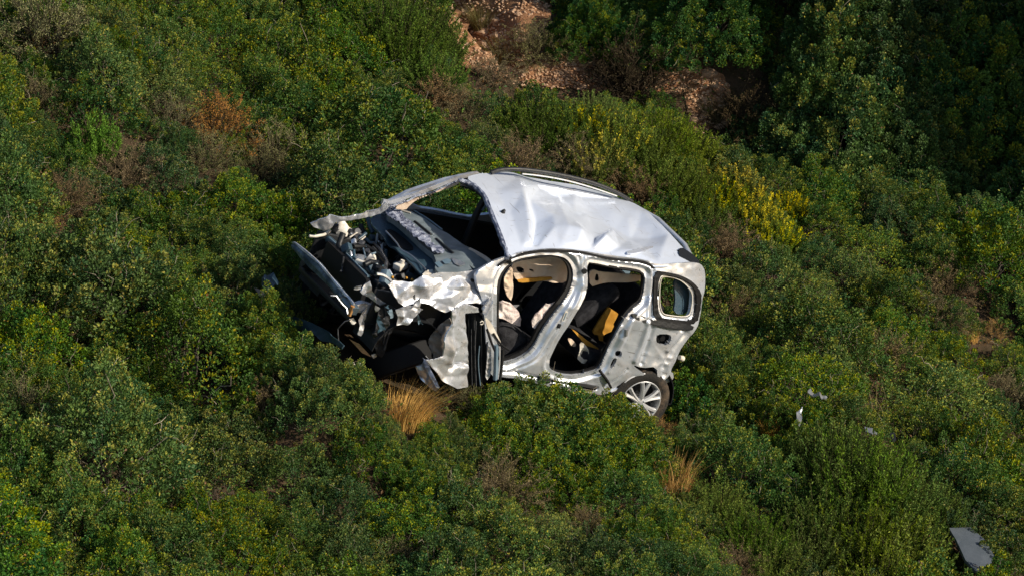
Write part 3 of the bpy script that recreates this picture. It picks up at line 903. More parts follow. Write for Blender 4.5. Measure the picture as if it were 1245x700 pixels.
ball('coolant_reservoir', eng, c1, .078, M['white'], 16, (1, .8, .95), .5)
c2 = at(408, 277, .87)
tube('reservoir_cap', eng, [c2 + np.array([0, 0, -.03]), c2 + np.array([.01, 0, .03])], .030, M['black'], 10)
c3 = at(487, 324, .86)
block('brake_reservoir', eng, c3, (.13, .085, .055), M['white'], (.1, .2, .5), .012, .004)
tube('reservoir_cap', eng, [c3 + np.array([0, 0, .02]), c3 + np.array([0, 0, .06])], .020, M['white'], 10)
tube('hose', eng, [at(*p) for p in ((434, 318, .78), (441, 321, .79), (449, 321, .79), (454, 316, .80), (453, 311, .8))], .028, M['white'], 9)
tube('hose', eng, [at(*p) for p in ((376, 287, .75), (384, 287.5, .76), (394, 285.5, .78), (401, 281, .8))], .014, M['white'], 8)
tube('hose', eng, [at(*p) for p in ((404, 283, .7), (398, 300, .7), (404, 318, .65), (420, 335, .6))], .022, M['black'], 8)
tube('hose', eng, [at(*p) for p in ((430, 300, .82), (446, 300, .84), (462, 310, .84), (474, 325, .82))], .020, M['rubber'], 8)
tube('hose', eng, [at(*p) for p in ((455, 296, .82), (462, 304, .84), (470, 318, .84), (468, 334, .8))], .016, M['darkmetal'], 8)
block('intake_cover', eng, at(437, 316, .78), (.13, .09, .05), M['steel'], (.2, .1, .9), .02, .015)
block('battery_frame', eng, at(433, 287, .80), (.13, .10, .05), M['darkmetal'], (0, .1, .4), .012)
for ln in ([(425, 289), (434, 283), (444, 288)], [(444, 288), (438, 293)]):
    tube('bracket', eng, [at(u, v, .84) for u, v in ln], .007, M['white'], 5)
rr = np.random.default_rng(21)
EP = np.array([(402, 284), (425, 274), (446, 272), (470, 292), (500, 322), (512, 338), (480, 342), (455, 338), (436, 322), (412, 300)])
names = ('bracket', 'clip', 'connector', 'pipe_stub', 'bolt_cap', 'cover_piece')
k = 0
while k < 95:
    p = np.array([rr.uniform(400, 515), rr.uniform(270, 345)])
    if not inside(EP, p[None])[0]: continue
    k += 1
    c = at(p[0], p[1], rr.uniform(.70, .84))
    m = rr.choice(['darkmetal', 'black', 'rubber', 'steel', 'bluegrey', 'steel', 'darkmetal', 'black', 'crushed', 'cowl'])
    s = rr.uniform(.012, .035) if m in ('white', 'steel', 'crushed') else rr.uniform(.02, .06)
    if rr.random() < .5:
        block(names[rr.integers(0, 3)], eng, c, tuple(rr.uniform(.6, 2.2, 3) * s), M[m], tuple(rr.uniform(-1, 1, 3)), .006)
    else:
        dv = rr.normal(size=3); dv /= np.linalg.norm(dv)
        tube(names[rr.integers(3, 6)], eng, [c - dv * s * 1.5, c, c + dv * s * 1.5 + rr.normal(size=3) * s * .4], s * .5, M[m], 8)
for u, v in ((477, 337), (501, 340), (494, 338)):
    ball('bolt_cap', eng, at(u, v, .84), .014, M['ochre'], 8)
sheet('cowl_scrap', eng, [(513, 333), (520, 329), (528, 329), (530, 335), (522, 338), (514, 338)], on_z(.97), M['white'], cell=1, thick=.006, relief=lambda P, V: .02 * fold(V, 14, 3))
block('bay_floor', eng, (2.6, 0, .42), (.8, 1.15, .05), M['black'], bevel=.01)
for s in (-1, 1):
    block('inner_wing', eng, (2.55, s * .60, .62), (.75, .03, .32), M['black'], (0, 0, .05 * s), .01, .015)

rr = np.random.default_rng(33)
for q_ in range(20):                                    # shredded metal and plastic below the wing
    u, v = rr.uniform(432, 512), rr.uniform(345, 428)
    if u > 480 and v > 400: continue
    r = rr.uniform(4, 9); an = np.sort(rr.uniform(0, 6.28, 5))
    pl = [(u + r * rr.uniform(.4, 1.2) * math.cos(t), v + r * 1.3 * rr.uniform(.4, 1.2) * math.sin(t)) for t in an]
    torn('shredded_metal', eng, pl, on_plane(1, rr.uniform(.55, .76), (rr.uniform(-.5, .5), 0, rr.uniform(-.4, .3))), M[rr.choice(['steel', 'black', 'darkmetal', 'cowl', 'black', 'bluegrey'])], 5, .014, 200 + q_, .005, 1.)
for q_ in range(16):                                    # loose hoses and wiring
    u, v = rr.uniform(405, 505), rr.uniform(285, 400)
    z = .80 if v < 335 else .55
    p = [at(u, v, z)]
    d = rr.normal(size=3) * np.array([1, 1, .5])
    for _ in range(5):
        d = unit_(d + rr.normal(size=3) * .8); p.append(p[-1] + d * .05)
    tube('wiring' if q_ % 2 else 'hose', eng, p, rr.choice([.005, .008, .014]), M[rr.choice(['rubber', 'darkmetal', 'black', 'steel', 'bluegrey'])], 6)

# ---- folded front door hanging off the hinge pillar
door = torn('door', car, [(549, 378), (556, 374.5), (565, 372), (574, 372), (582, 374), (584, 380), (576, 381), (568, 382), (568.6, 420), (569.5, 470), (556, 472), (540, 464), (528, 448), (519, 438), (530, 436), (538, 432.5), (540, 415), (549, 392)],
            on_plane(1, -.02, (.52, 0, -.10)), M['crushed'], 12, .014, 31, .012, 1.1,
            lambda P, V: .03 * np.exp(-(segdist(P, [(553, 380), (549, 400), (546, 440)])[0] / 3.) ** 2) - .035 * np.exp(-(segdist(P, [(566, 442), (556, 443), (549, 450)])[0] / 2.2) ** 2))
door['label'] = 'silver front door crushed and folded double'
torn('folded_skin', door, [(546.5, 386), (550, 391), (540, 415), (538.5, 433), (530, 435.5), (521.5, 437), (518, 422), (524, 407), (536, 393)], on_plane(1, 4.10, (-1.48, 0, -.10)), M['foldshade'], 9, .016, 32, .01)
torn('folded_skin', door, [(508, 430), (515, 429), (520, 436), (524, 449), (530, 461), (535, 471), (529, 475), (519, 468), (510, 459), (506, 446)], on_plane(1, 3.4, (-1.1, 0, -.2)), M['crushed'], 8, .012, 33, .01, 1.1, lambda P, V: .03 * np.exp(-(segdist(P, [(513, 431), (521, 450), (531, 470)])[0] / 2.2) ** 2))
sheet('door_edge', door, [(568, 382), (576, 382), (584, 385), (592, 396), (593, 410), (591, 440), (590, 472), (569.5, 472), (568.6, 420)], on_plane(1, .93, (-.05, 0, -.1)), M['black'], cell=1.4, thick=.03,
      relief=lambda P, V: .02 * np.cos((P[:, 0] - 568) * .8))
sheet('door_frame', door, [(594.5, 361.5), (601, 367), (600, 373), (597, 379), (590, 384), (584.5, 377), (590, 368)], on_plane(1, .93, (0, 0, -.1)), M['crushed'], cell=1.1, thick=.01, relief=lambda P, V: .02 * np.cos((P[:, 0] + P[:, 1] * .5) * .9))
sheet('mirror_sail', door, [(589, 384.5), (594, 388), (599, 395), (605, 407), (610, 417.5), (608, 420), (600, 410), (593, 400)], on_plane(1, .97, (0, 0, -.1)), M['white'], cell=1.1, thick=.01)
sheet('door_frame', door, [(592, 413), (595, 418), (597, 436), (597, 455), (589.5, 463), (591, 440)], on_plane(1, .94, (0, 0, -.1)), M['crushed'], cell=1.2, thick=.01, relief=lambda P, V: .02 * fold(V, 10, 2))
for ln, m, r in (([(603, 419), (603, 440), (602, 461)], 'bluegrey', .020), ([(607, 421), (607, 440), (605, 460)], 'crushed', .012), ([(611, 424), (610, 440), (607, 461)], 'rubber', .020), ([(600, 405), (608, 418), (619, 425)], 'rubber', .009),
                 ([(592, 400), (598, 418), (606, 436)], 'rubber', .011), ([(579, 390), (577, 425), (579, 468)], 'darkmetal', .005), ([(573, 400), (573, 430), (574, 468)], 'darkmetal', .004), ([(583, 420), (581, 440), (584, 468)], 'bluegrey', .005)):
    tube('door_strip', door, on_plane(1, .985, (0, 0, -.1))(smooth_poly(ln, 2, False)), r, M[m], 7)
bz = on_plane(1, .99, (0, 0, -.1))(np.array([(585, 391.5)]))[0]
a = np.linspace(0, 5.2, 12)
tube('cable_eye', door, [bz + np.array([.016 * math.cos(t), .01, .016 * math.sin(t)]) for t in a], .005, M['white'], 6)

# ---- interior
def pil(name, parent, poly, surf, m, amp, seed, thick=.05, cell=1.3):
    """a puffed cushion-like shape with creases"""
    pp = smooth_poly(poly, 1)
    def rel(P, V):
        d, _ = segdist(P, pp, True)
        return .05 * (1 - np.exp(-d / 5)) + amp * fold(V, 9, seed)
    return sheet(name, parent, poly, surf, M[m], cell=cell, thick=thick, relief=rel)
head = sheet('headliner', car, [(622, 321), (632, 317.5), (650, 314), (675, 312), (690, 317), (694, 330), (692, 344), (680, 343.5), (668, 342), (640, 340.5), (627, 340), (623, 332)], on_plane(1, .40, (0, 0, 0)), M['beige'],
             holes=[[(627, 325), (632, 323.5), (637, 327), (635, 331.5), (629, 330)], [(641, 326), (646, 326.5), (651, 330), (645, 329.5)]], cell=1.2, thick=.015, relief=lambda P, V: .02 * fold(V, 5, 3) + .01 * vnoise(V, 14, 3))
head['label'] = 'torn beige roof lining hanging inside the front door opening'
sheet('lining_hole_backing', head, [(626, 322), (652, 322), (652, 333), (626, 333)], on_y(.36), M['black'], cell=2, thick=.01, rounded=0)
sheet('foam_strip', head, [(629, 340), (671, 336.5), (672, 340), (650, 342.5), (631, 344)], on_y(.43), M['ochre'], cell=1.2, thick=.02)
h2 = sheet('headliner', car, [(716, 331), (722, 327.5), (727, 330), (750, 333), (783, 334.5), (784, 340), (770, 343.5), (745, 344), (728, 344.5), (717, 348.5)], on_plane(1, .42, (0, 0, 0)), M['beige'], holes=[[(722, 341), (724, 332), (727, 333), (728, 341.5)]],
           cell=1.2, thick=.015, relief=lambda P, V: .015 * vnoise(V, 6, 2))
h2['label'] = 'strip of beige roof lining inside the rear door opening'
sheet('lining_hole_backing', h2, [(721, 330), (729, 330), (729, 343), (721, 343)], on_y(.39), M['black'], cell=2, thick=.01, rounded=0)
sheet('pillar_trim', car, [(613, 334), (619, 326), (623, 325), (624, 345), (622.5, 366), (617, 361), (613.5, 352), (612, 343)], on_y(.56), M['beige'], cell=1.2, thick=.02, relief=lambda P, V: .02 * fold(V, 12, 3))
sw = torn('steering_airbag', car, [(604, 371), (612, 366), (622, 370), (630, 378), (634, 388), (633, 397), (626, 394), (614, 388), (604, 384)], on_plane(1, .50, (0, 0, .1)), M['airbag'], 9, .012, 82, .03)
sw['label'] = 'limp pinkish airbag on the steering wheel'
a = np.linspace(0, 2 * math.pi, 28)
swc = on_y(.40)(np.array([(606, 392)]))[0]
tube('steering_wheel', car, [swc + np.array([.06 * math.sin(t) - .02, .17 * math.cos(t), .17 * math.sin(t)]) for t in a], .017, M['black'], 8)
st = link(bpy.data.objects.new('seat', None)); st.parent = car
st['label'] = 'black driver seat with torn pale cover'
block('seat_cushion', st, (1.32, .36, .50), (.52, .50, .17), M['seat'], (0, -.1, 0), .07, .012)
block('backrest', st, (.98, .36, .82), (.16, .48, .60), M['seat'], (0, -.32, 0), .06, .012)
torn('torn_cover', st, [(648, 398), (647, 390), (651, 381), (660, 374), (664, 369), (667, 370), (676, 366), (684, 360.5), (687, 362), (682, 372), (672, 384), (663, 396), (655, 401)], on_plane(1, .72, (0, 0, 0)), M['airbag'], 7, .007, 81, .012)
sheet('side_bolster', st, [(602, 401), (610, 394), (622, 393), (634, 402), (642, 412), (636, 430), (620, 437), (606, 437)], on_y(.60), M['seat'], cell=1.6, thick=.08, relief=lambda P, V: .05 * (1 - np.exp(-segdist(P, [(602, 401), (610, 394), (622, 393), (634, 402), (642, 412), (636, 430), (620, 437), (606, 437)], True)[0] / 6)))
tube('piping', st, on_y(.645)(smooth_poly([(603, 399), (610, 393.5), (620, 392.5), (632, 400), (641, 410)], 2, False)), .007, M['seat'], 6)
st2 = link(bpy.data.objects.new('seat', None)); st2.parent = car
st2['label'] = 'black front passenger seat'
block('seat_cushion', st2, (1.34, -.36, .50), (.52, .48, .17), M['seat'], (0, -.1, 0), .07, .012)
block('backrest', st2, (1.02, -.36, .84), (.16, .46, .62), M['seat'], (0, -.25, 0), .06, .012)
block('headrest', st2, (.92, -.36, 1.20), (.10, .24, .16), M['seat'], (0, -.25, 0), .04)
tube('belt_pillar', far, on_y(-.56)(smooth_poly([(590, 240), (580, 258), (569, 285), (562, 300)], 2, False)), .032, M['black'], 8)
tube('pillar_glint', far, on_y(-.53)(smooth_poly([(586, 256), (590, 251), (592, 246)], 1, False)), .012, M['bluegrey'], 6)
st3 = link(bpy.data.objects.new('rear_seat', None)); st3.parent = car
st3['label'] = 'dark grey rear bench'
block('seat_cushion', st3, (.42, 0, .50), (.46, 1.2, .15), M['seat'], (0, -.08, 0), .06, .012)
block('backrest', st3, (.10, 0, .84), (.14, 1.2, .58), M['seat'], (0, -.35, 0), .05, .012)
block('folded_backrest', st3, (.55, .18, .92), (.14, .5, .52), M['seat'], (0, -.75, .1), .05, .012)
sheet('foam_board', car, [(739.5, 373), (752, 381.5), (746, 394), (747.5, 401), (738, 405), (733, 408), (733.5, 414), (729, 414), (727.5, 407), (722, 406), (721, 402), (728, 391)], on_y(.40), M['ochre'], cell=1.3, thick=.02, rounded=0, relief=lambda P, V: .006 * vnoise(V, 20, 2))
sheet('foam_board', car, [(695.5, 400), (700, 402.5), (712, 412), (728, 423.5), (727, 425), (717, 422.5), (712, 419), (704, 410)], on_y(.52), M['ochre'], cell=1.2, thick=.015, rounded=0)
sheet('cloth_scrap', car, [(704.5, 415), (710, 416.5), (715.5, 425), (715, 434), (711, 441), (706, 440), (701, 435), (704, 426)], on_y(.58), M['white'], cell=1.1, thick=.006, relief=lambda P, V: .02 * fold(V, 13, 3))
sheet('cloth_scrap', car, [(690, 412), (694, 410.5), (700, 417), (699, 421.5), (694, 420)], on_y(.5), M['beige'], cell=1.1, thick=.006, relief=lambda P, V: .015 * fold(V, 13, 5))
block('boot_trim', car, (-.2, -.56, 1.0), (.3, .06, .8), M['bluegrey'], (0, 0, 0), .02)

# ==== VEGETATION
def unit(v): return v / (np.linalg.norm(v, axis=-1, keepdims=True) + 1e-9)


def leaves(pos, axis, nrm, ln, wd, col, foldup=.25):
    """rhombic folded leaves -> vertices, quads, colours"""
    n = len(pos)
    axis = unit(axis); side = unit(np.cross(axis, nrm)); up = np.cross(side, axis)
    ln = np.broadcast_to(ln, n)[:, None]; wd = np.broadcast_to(wd, n)[:, None]
    a = pos
    b = pos + axis * ln * .5 + side * wd * .5 + up * wd * foldup
    c = pos + axis * ln
    d = pos + axis * ln * .5 - side * wd * .5 + up * wd * foldup
    V = np.stack([a, b, c, d], 1).reshape(-1, 3)
    F = np.arange(4 * n).reshape(n, 4)
    C = np.repeat(col, 4, 0)
    return V, F, C


def twigs(paths, col, n=4):
    """list of (points, r0, r1) -> one mesh of tapered twigs"""
    V, F, C = [], [], []
    base = 0
    for (pts, r0, r1), cc in zip(paths, col):
        pts = np.asarray(pts, float); k = len(pts)
        t = unit(np.gradient(pts, axis=0))
        ref = np.array([.3, .9, .1])
        a = unit(np.cross(t, ref)); b = np.cross(a, t)
        rr = np.linspace(r0, r1, k)[:, None, None]
        w = np.arange(n) * 2 * math.pi / n
        ring = pts[:, None] + rr * (np.cos(w)[None, :, None] * a[:, None] + np.sin(w)[None, :, None] * b[:, None])
        V.append(ring.reshape(-1, 3))
        i = np.arange(k - 1)[:, None] * n; j = np.arange(n)[None]
        f = np.stack([i + j, i + (j + 1) % n, i + n + (j + 1) % n, i + n + j], -1).reshape(-1, 4)
        F.append(f + base); base += k * n
        C.append(np.tile(cc, (k * n, 1)))
    return np.vstack(V), np.vstack(F), np.vstack(C)


def rdir(rng, n, upbias=0.0):
    v = rng.normal(size=(n, 3)); v = unit(v); v[:, 2] += upbias
    return unit(v)


G1, G2, G3 = np.array([.032, .096, .022]), np.array([.092, .165, .020]), np.array([.32, .29, .02])
BROWN = np.array([.16, .085, .035]); GREYT = np.array([.20, .17, .13])


def curve_pts(rng, a, b, k=5, wob=.08):
    t = np.linspace(0, 1, k)[:, None]
    L = np.linalg.norm(b - a)
    return a + (b - a) * t + rng.normal(size=(k, 3)) * wob * L * np.sin(t * math.pi) + np.array([0, 0, .1 * L]) * np.sin(t * math.pi)


def make_oak(seed, space=.105, per=95, ltint=(0, 0, 0), leaf=.026, yellow=.5, R=.56, hgt=.42, plume=(.12, .20), pr=(.045, .072)):
    """evergreen shrub: a low uneven cushion of upright leafy shoots on branching stems"""
    rng = np.random.default_rng(seed)
    ph = rng.random(6) * 6.28
    base, dirs = [], []
    tries = 0
    while tries < 4000:
        tries += 1
        a = rng.random() * 6.283; rr_ = math.sqrt(rng.random())
        Ra = R * (1 + .16 * math.sin(2 * a + ph[0]) + .12 * math.sin(3 * a + ph[1]) + .08 * math.sin(5 * a + ph[2]))
        x, y = rr_ * Ra * math.cos(a), rr_ * Ra * math.sin(a)
        z = hgt * (1 - rr_ ** 2.1) * (1 + .22 * math.sin(x * 9 + ph[3]) * math.sin(y * 8 + ph[4])) + rng.normal(0, .055)
        z = max(z, .02)
        p = np.array([x, y, z])
        if base and (np.linalg.norm(np.array(base) - p, axis=1) < space * rng.uniform(.8, 1.15)).any(): continue
        base.append(p)
        o = rr_ ** 2 * .9
        dirs.append(unit(np.array([math.cos(a) * o, math.sin(a) * o, 1.0]) + rng.normal(0, .22, 3)))
    base, dirs = np.array(base), np.array(dirs)
    nt = len(base)
    L = rng.uniform(*plume, nt); rad = rng.uniform(*pr, nt)
    cnt = (per * L / .16 * rng.uniform(.7, 1.25, nt)).astype(int)
    ti = np.repeat(np.arange(nt), cnt); n = len(ti)
    t = rng.random(n) ** .8                                  # along the shoot
    w = rad[ti] * np.sqrt(np.clip(1.02 - (2 * t - .85) ** 2 * .75, .05, 1)) * rng.random(n) ** .4
    e1 = unit(np.cross(dirs, np.array([.3, .9, .2]))); e2 = np.cross(dirs, e1)
    a = rng.random(n) * 6.283
    rad_dir = e1[ti] * np.cos(a)[:, None] + e2[ti] * np.sin(a)[:, None]
    pos = base[ti] - dirs[ti] * .04 + dirs[ti] * (L[ti] * t)[:, None] + rad_dir * w[:, None]
    ax = unit(rad_dir * .8 + dirs[ti] * (.45 + .5 * t)[:, None] + rng.normal(size=(n, 3)) * .35)
    nr = unit(dirs[ti] * .9 + rad_dir * .35 + rng.normal(size=(n, 3)) * .45)
    mixv = np.clip(rng.normal(.45, .28, nt), 0, 1)[:, None]
    tcol = G1 * (1 - mixv) + G2 * mixv
    col = tcol[ti] * rng.uniform(.65, 1.3, n)[:, None]
    lit_tips = (rng.random(nt) < yellow)[ti] & (t > .66) & (rng.random(n) < .6)      # new-growth tips, yellowed further to paint in sunlit tops
    col[lit_tips] = (G2 * .45 + G3 * .55) * rng.uniform(.7, 1.3, lit_tips.sum())[:, None]
    k = rng.random(n)
    m = k < .04; col[m] = G3 * rng.uniform(.7, 1.3, m.sum())[:, None]
    m = k > .99; col[m] = BROWN * rng.uniform(.8, 1.8, m.sum())[:, None]
    col = np.clip(col + np.array(ltint), .006, 1)
    s = rng.uniform(.7, 1.25, n)
    V, F, C = leaves(pos, ax, nr, leaf * s, leaf * .66 * s, col)
    crown = mesh_np('crown', V, F, M['leaf'], C, smooth=False)
    paths, cols = [], []
    for i in range(0, nt, 3):
        a0 = np.array([rng.normal(0, .004), rng.normal(0, .004), -.15])
        paths.append((curve_pts(rng, a0, base[i]), rng.uniform(.008, .012), .003)); cols.append(GREYT * rng.uniform(.3, .7))
    for i in range(14):                                  # bare twig ends standing clear of the leaves
        j = 3 * rng.integers(0, (nt + 2) // 3)
        q0 = base[j]
        paths.append((curve_pts(rng, q0, q0 + unit(dirs[j] + rng.normal(size=3) * .5) * (L[j] + rng.uniform(.02, .1)), 5, .1), .004, .0018)); cols.append(GREYT * rng.uniform(.7, 1.7))
    V, F, C = twigs(paths, cols)
    return crown, mesh_np('stem', V, F, M['bark'], C)


def make_grey(seed, col=(.17, .145, .085), n=5200, tw=130, leafm='dry', tf=np.array([.8, .72, .6])):
    """dry, fine-twigged cushion shrub"""
    rng = np.random.default_rng(seed)
    paths, cols, tips = [], [], []
    for i in range(tw):
        d = rdir(rng, 1, .75)[0]
        L = rng.uniform(.35, .6)
        a = np.array([rng.normal(0, .05), rng.normal(0, .05), -.08])
        b = np.array([d[0] * L, d[1] * L, max(.05, d[2] * L)])
        p = curve_pts(rng, a, b, 6, .06)
        paths.append((p, .006, .002)); cols.append(GREYT * tf * rng.uniform(.3, .9))
        for _ in range(4):
            e = p[rng.integers(2, 6)]
            f = e + unit(d + rng.normal(size=3) * .6) * rng.uniform(.08, .16)
            paths.append((np.stack([e, (e + f) / 2 + rng.normal(size=3) * .008, f]), .003, .0014)); cols.append(GREYT * tf * rng.uniform(.4, 1.0))
            tips.append((e, f))
    tips = np.array(tips)
    k = rng.integers(0, len(tips), n); t = rng.random(n)[:, None]
    pos = tips[k, 0] * (1 - t) + tips[k, 1] * t + rng.normal(size=(n, 3)) * .012
    ax = unit(tips[k, 1] - tips[k, 0] + rng.normal(size=(n, 3)) * .05)
    c = np.array(col) * rng.uniform(.45, 1.5, n)[:, None]
    V, F, C = leaves(pos, ax, rdir(rng, n, .5), rng.uniform(.010, .024, n), rng.uniform(.005, .010, n), c)
    crown = mesh_np('crown', V, F, M[leafm], C, smooth=False)
    V, F, C = twigs(paths, cols, 3)
    return crown, mesh_np('stem', V, F, M['bark'], C)


def make_heath(seed, shoots=210, h=(.35, .62), spread=.34, cols=((.075, .15, .018), (.14, .20, .025)), tip=None, per=74, lw=.0075, ll=.026):
    """upright fine-leaved shrub: many vertical shoots clothed in needles"""
    rng = np.random.default_rng(seed)
    r = np.sqrt(rng.random(shoots)) * spread; a = rng.random(shoots) * 6.283
    base = np.stack([r * np.cos(a) * .6, r * np.sin(a) * .6, np.full(shoots, -.06)], 1)
    hh = rng.uniform(*h, shoots) * (1 - .35 * (r / spread) ** 2)
    lean = np.stack([r * np.cos(a) * .75, r * np.sin(a) * .75, np.zeros(shoots)], 1) + rng.normal(0, .03, (shoots, 3)) * np.array([1, 1, 0])
    tipp = base + lean + np.array([0, 0, 1]) * hh[:, None]
    paths = [(curve_pts(rng, base[i], tipp[i], 4, .03), .005, .002) for i in range(shoots)]
    cs = [np.array([.06, .055, .025]) * rng.uniform(.5, 1.3) for _ in range(shoots)]
    i = np.repeat(np.arange(shoots), per); n = len(i)
    t = rng.uniform(.25, 1.0, n) ** .8
    pos = base[i] * (1 - t[:, None]) + tipp[i] * t[:, None] + rng.normal(size=(n, 3)) * .006
    d = unit(tipp - base)[i]
    ax = unit(d * .9 + rng.normal(size=(n, 3)) * .55)
    sc_ = rng.random(shoots)[:, None]
    c = (np.array(cols[0]) * (1 - sc_) + np.array(cols[1]) * sc_)[i] * rng.uniform(.6, 1.4, n)[:, None]
    if tip is not None:
        k = (t > .78) & (rng.random(shoots) < tip[1])[i]
        k = k | ((t > .55) & (rng.random(n) < .12) & (rng.random(shoots) < tip[1])[i])
        c[k] = np.array(tip[0]) * rng.uniform(.6, 1.25, k.sum())[:, None]
    V, F, C = leaves(pos, ax, rdir(rng, n), ll * rng.uniform(.6, 1.3, n), lw * rng.uniform(.8, 1.6, n), c, .1)
    crown = mesh_np('crown', V, F, M['needle'], C, smooth=False)
    V, F, C = twigs(paths, cs, 3)
    return crown, mesh_np('stem', V, F, M['bark'], C)


def make_grass(seed, n=420, h=(.25, .5), spread=.12, lean=.35, cols=((.52, .29, .04), (.68, .42, .08)), w=.006, wind=(0, 0)):
    """tuft of arching blades, a single continuous tussock"""
    rng = np.random.default_rng(seed)
    a = rng.random(n) * 6.283; r = np.sqrt(rng.random(n)) * spread
    base = np.stack([r * np.cos(a), r * np.sin(a), np.full(n, -.03)], 1)
    L = rng.uniform(*h, n)
    out = np.stack([np.cos(a), np.sin(a), np.zeros(n)], 1) * (lean * rng.uniform(.2, 1.2, n) * L)[:, None] + rng.normal(0, .04, (n, 3)) + np.array([wind[0], wind[1], 0]) * L[:, None]
    k = 4
    V, F = [], []
    t = np.linspace(0, 1, k)
    side = unit(np.stack([-np.sin(a + rng.normal(0, .8, n)), np.cos(a), np.zeros(n)], 1))
    for j, tt in enumerate(t):
        p = base + out * tt ** 1.7 + np.array([0, 0, 1]) * (L * (tt - .18 * tt ** 3))[:, None]
        ww = w * (1 - .85 * tt) * .5
        V.append(np.stack([p - side * ww, p + side * ww], 1))
    V = np.stack(V, 1).reshape(n, -1, 3)                # n, 2k
    f = np.array([[2 * j, 2 * j + 1, 2 * j + 3, 2 * j + 2] for j in range(k - 1)])
    F = (f[None] + (np.arange(n) * 2 * k)[:, None, None]).reshape(-1, 4)
    s = rng.random(n)[:, None]
    c = (np.array(cols[0]) * (1 - s) + np.array(cols[1]) * s) * rng.uniform(.6, 1.3, n)[:, None]
    C = np.repeat(c, 2 * k, 0)
    return mesh_np('blades', V.reshape(-1, 3), F, M['dry'], C, smooth=False)


def make_dead(seed, n=34, L=(.35, .7)):
    """bare pale branching twigs"""
    rng = np.random.default_rng(seed)
    paths, cols = [], []
    for i in range(n):
        d = rdir(rng, 1, .9)[0]
        a = np.array([rng.normal(0, .05), rng.normal(0, .05), -.1]); b = a + d * rng.uniform(*L)
        p = curve_pts(rng, a, b, 6, .07)
        paths.append((p, .008, .003)); cols.append(np.array([.34, .29, .23]) * rng.uniform(.7, 1.3))
        for _ in range(6):
            e = p[rng.integers(2, 6)]; f = e + unit(d + rng.normal(size=3) * .7) * rng.uniform(.1, .25)
            q = curve_pts(rng, e, f, 4, .1)
            paths.append((q, .0035, .0015)); cols.append(np.array([.36, .31, .25]) * rng.uniform(.7, 1.3))
    V, F, C = twigs(paths, cols, 3)
    return mesh_np('twigs', V, F, M['bark'], C)


OAK = [make_oak(100 + i, leaf=.028 if i % 2 else .025, yellow=(.45, .6, .55, .3, .5, .65, .25, .6)[i], space=(.125, .14, .13, .15)[i % 4], plume=(.13, .24), per=120, pr=(.045, .078), hgt=.50,
                ltint=((0, 0, 0), (.004, .004, 0), (.006, .008, 0), (-.006, -.004, .004), (0, .006, 0), (.008, .004, 0), (-.008, -.008, .004), (.008, .01, 0))[i]) for i in range(8)]
OLIVE = [make_oak(150 + i, leaf=.022, yellow=.75, ltint=(.018, .018, .0), plume=(.10, .18), space=.11, per=95) for i in range(4)]
BIG = [make_oak(170 + i, space=.13, per=170, leaf=.030, yellow=.2, R=.95, hgt=.85, plume=(.16, .30), pr=(.06, .10), ltint=(-.004, -.006, .004)) for i in range(3)]
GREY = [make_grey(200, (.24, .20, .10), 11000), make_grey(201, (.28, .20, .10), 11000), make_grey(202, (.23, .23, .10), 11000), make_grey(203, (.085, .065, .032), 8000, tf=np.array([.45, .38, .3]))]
RUSSET = [make_grey(210, (.46, .25, .06), 11000), make_grey(211, (.44, .27, .09), 11000)]
HEATH = [make_heath(300), make_heath(301, h=(.4, .7)), make_heath(302, cols=((.10, .17, .02), (.20, .24, .03)))]
YELLOW = [make_heath(310, cols=((.10, .17, .02), (.20, .24, .03)), tip=((.78, .66, .02), .48), per=84, lw=.009), make_heath(311, cols=((.10, .17, .02), (.18, .23, .03)), tip=((.62, .56, .03), .30), per=80, lw=.008)]
SPIRE = make_heath(320, shoots=70, h=(.42, .62), spread=.20, cols=((.09, .22, .02), (.16, .30, .03)), per=110, ll=.03, lw=.006)
STRAW = [make_grass(400, n=620, wind=(.35, 0), spread=.17, h=(.18, .48), lean=.45), make_grass(401, n=560, h=(.15, .42), spread=.12, lean=.4)]
SEDGE = [make_grass(410, n=520, h=(.28, .5), spread=.10, lean=.75, cols=((.10, .11, .035), (.22, .17, .07)), w=.005)]
STALK = [make_grass(420, n=9, h=(.45, .8), spread=.05, lean=.55, cols=((.30, .25, .10), (.38, .30, .14)), w=.008), make_grass(421, n=6, h=(.5, .9), spread=.05, lean=.8, cols=((.34, .27, .12), (.42, .33, .16)), w=.008)]
DEAD = [make_dead(500), make_dead(501, 22, (.3, .55))]

PLANTED = []                                            # (x, y, radius) of everything placed


def plant(name, parts, pnt, scale, rot, label, cat, group=None, sink=0., tilt=None):
    """a plant with its own base, crown and stems"""
    r = link(bpy.data.objects.new(name, None))
    r.location = (pnt[0], pnt[1], pnt[2] - sink)
    s = scale if np.ndim(scale) else (scale,) * 3
    r.scale = tuple(float(k) for k in s)
    r.rotation_euler = (tilt[0] if tilt else 0, tilt[1] if tilt else 0, rot)
    tag(r, label, cat, group)
    for n, me in parts: obj(n, me, r)
    return r


def single(name, me, pnt, scale, rot, label, cat, group=None, sink=0.):
    o = obj(name, me)
    o.location = (pnt[0], pnt[1], pnt[2] - sink)
    s = scale if np.ndim(scale) else (scale,) * 3
    o.scale = tuple(float(k) for k in s); o.rotation_euler = (0, 0, rot)
    return tag(o, label, cat, group)


def pair(p): return (('crown', p[0]), ('stem', p[1]))


prng = np.random.default_rng(77)


def spot(u, v, dz=.3):
    """ground point for a plant whose middle, dz above its base, shows at this pixel"""
    p = gpix(u, v + dz * SCALE * cp)
    return p


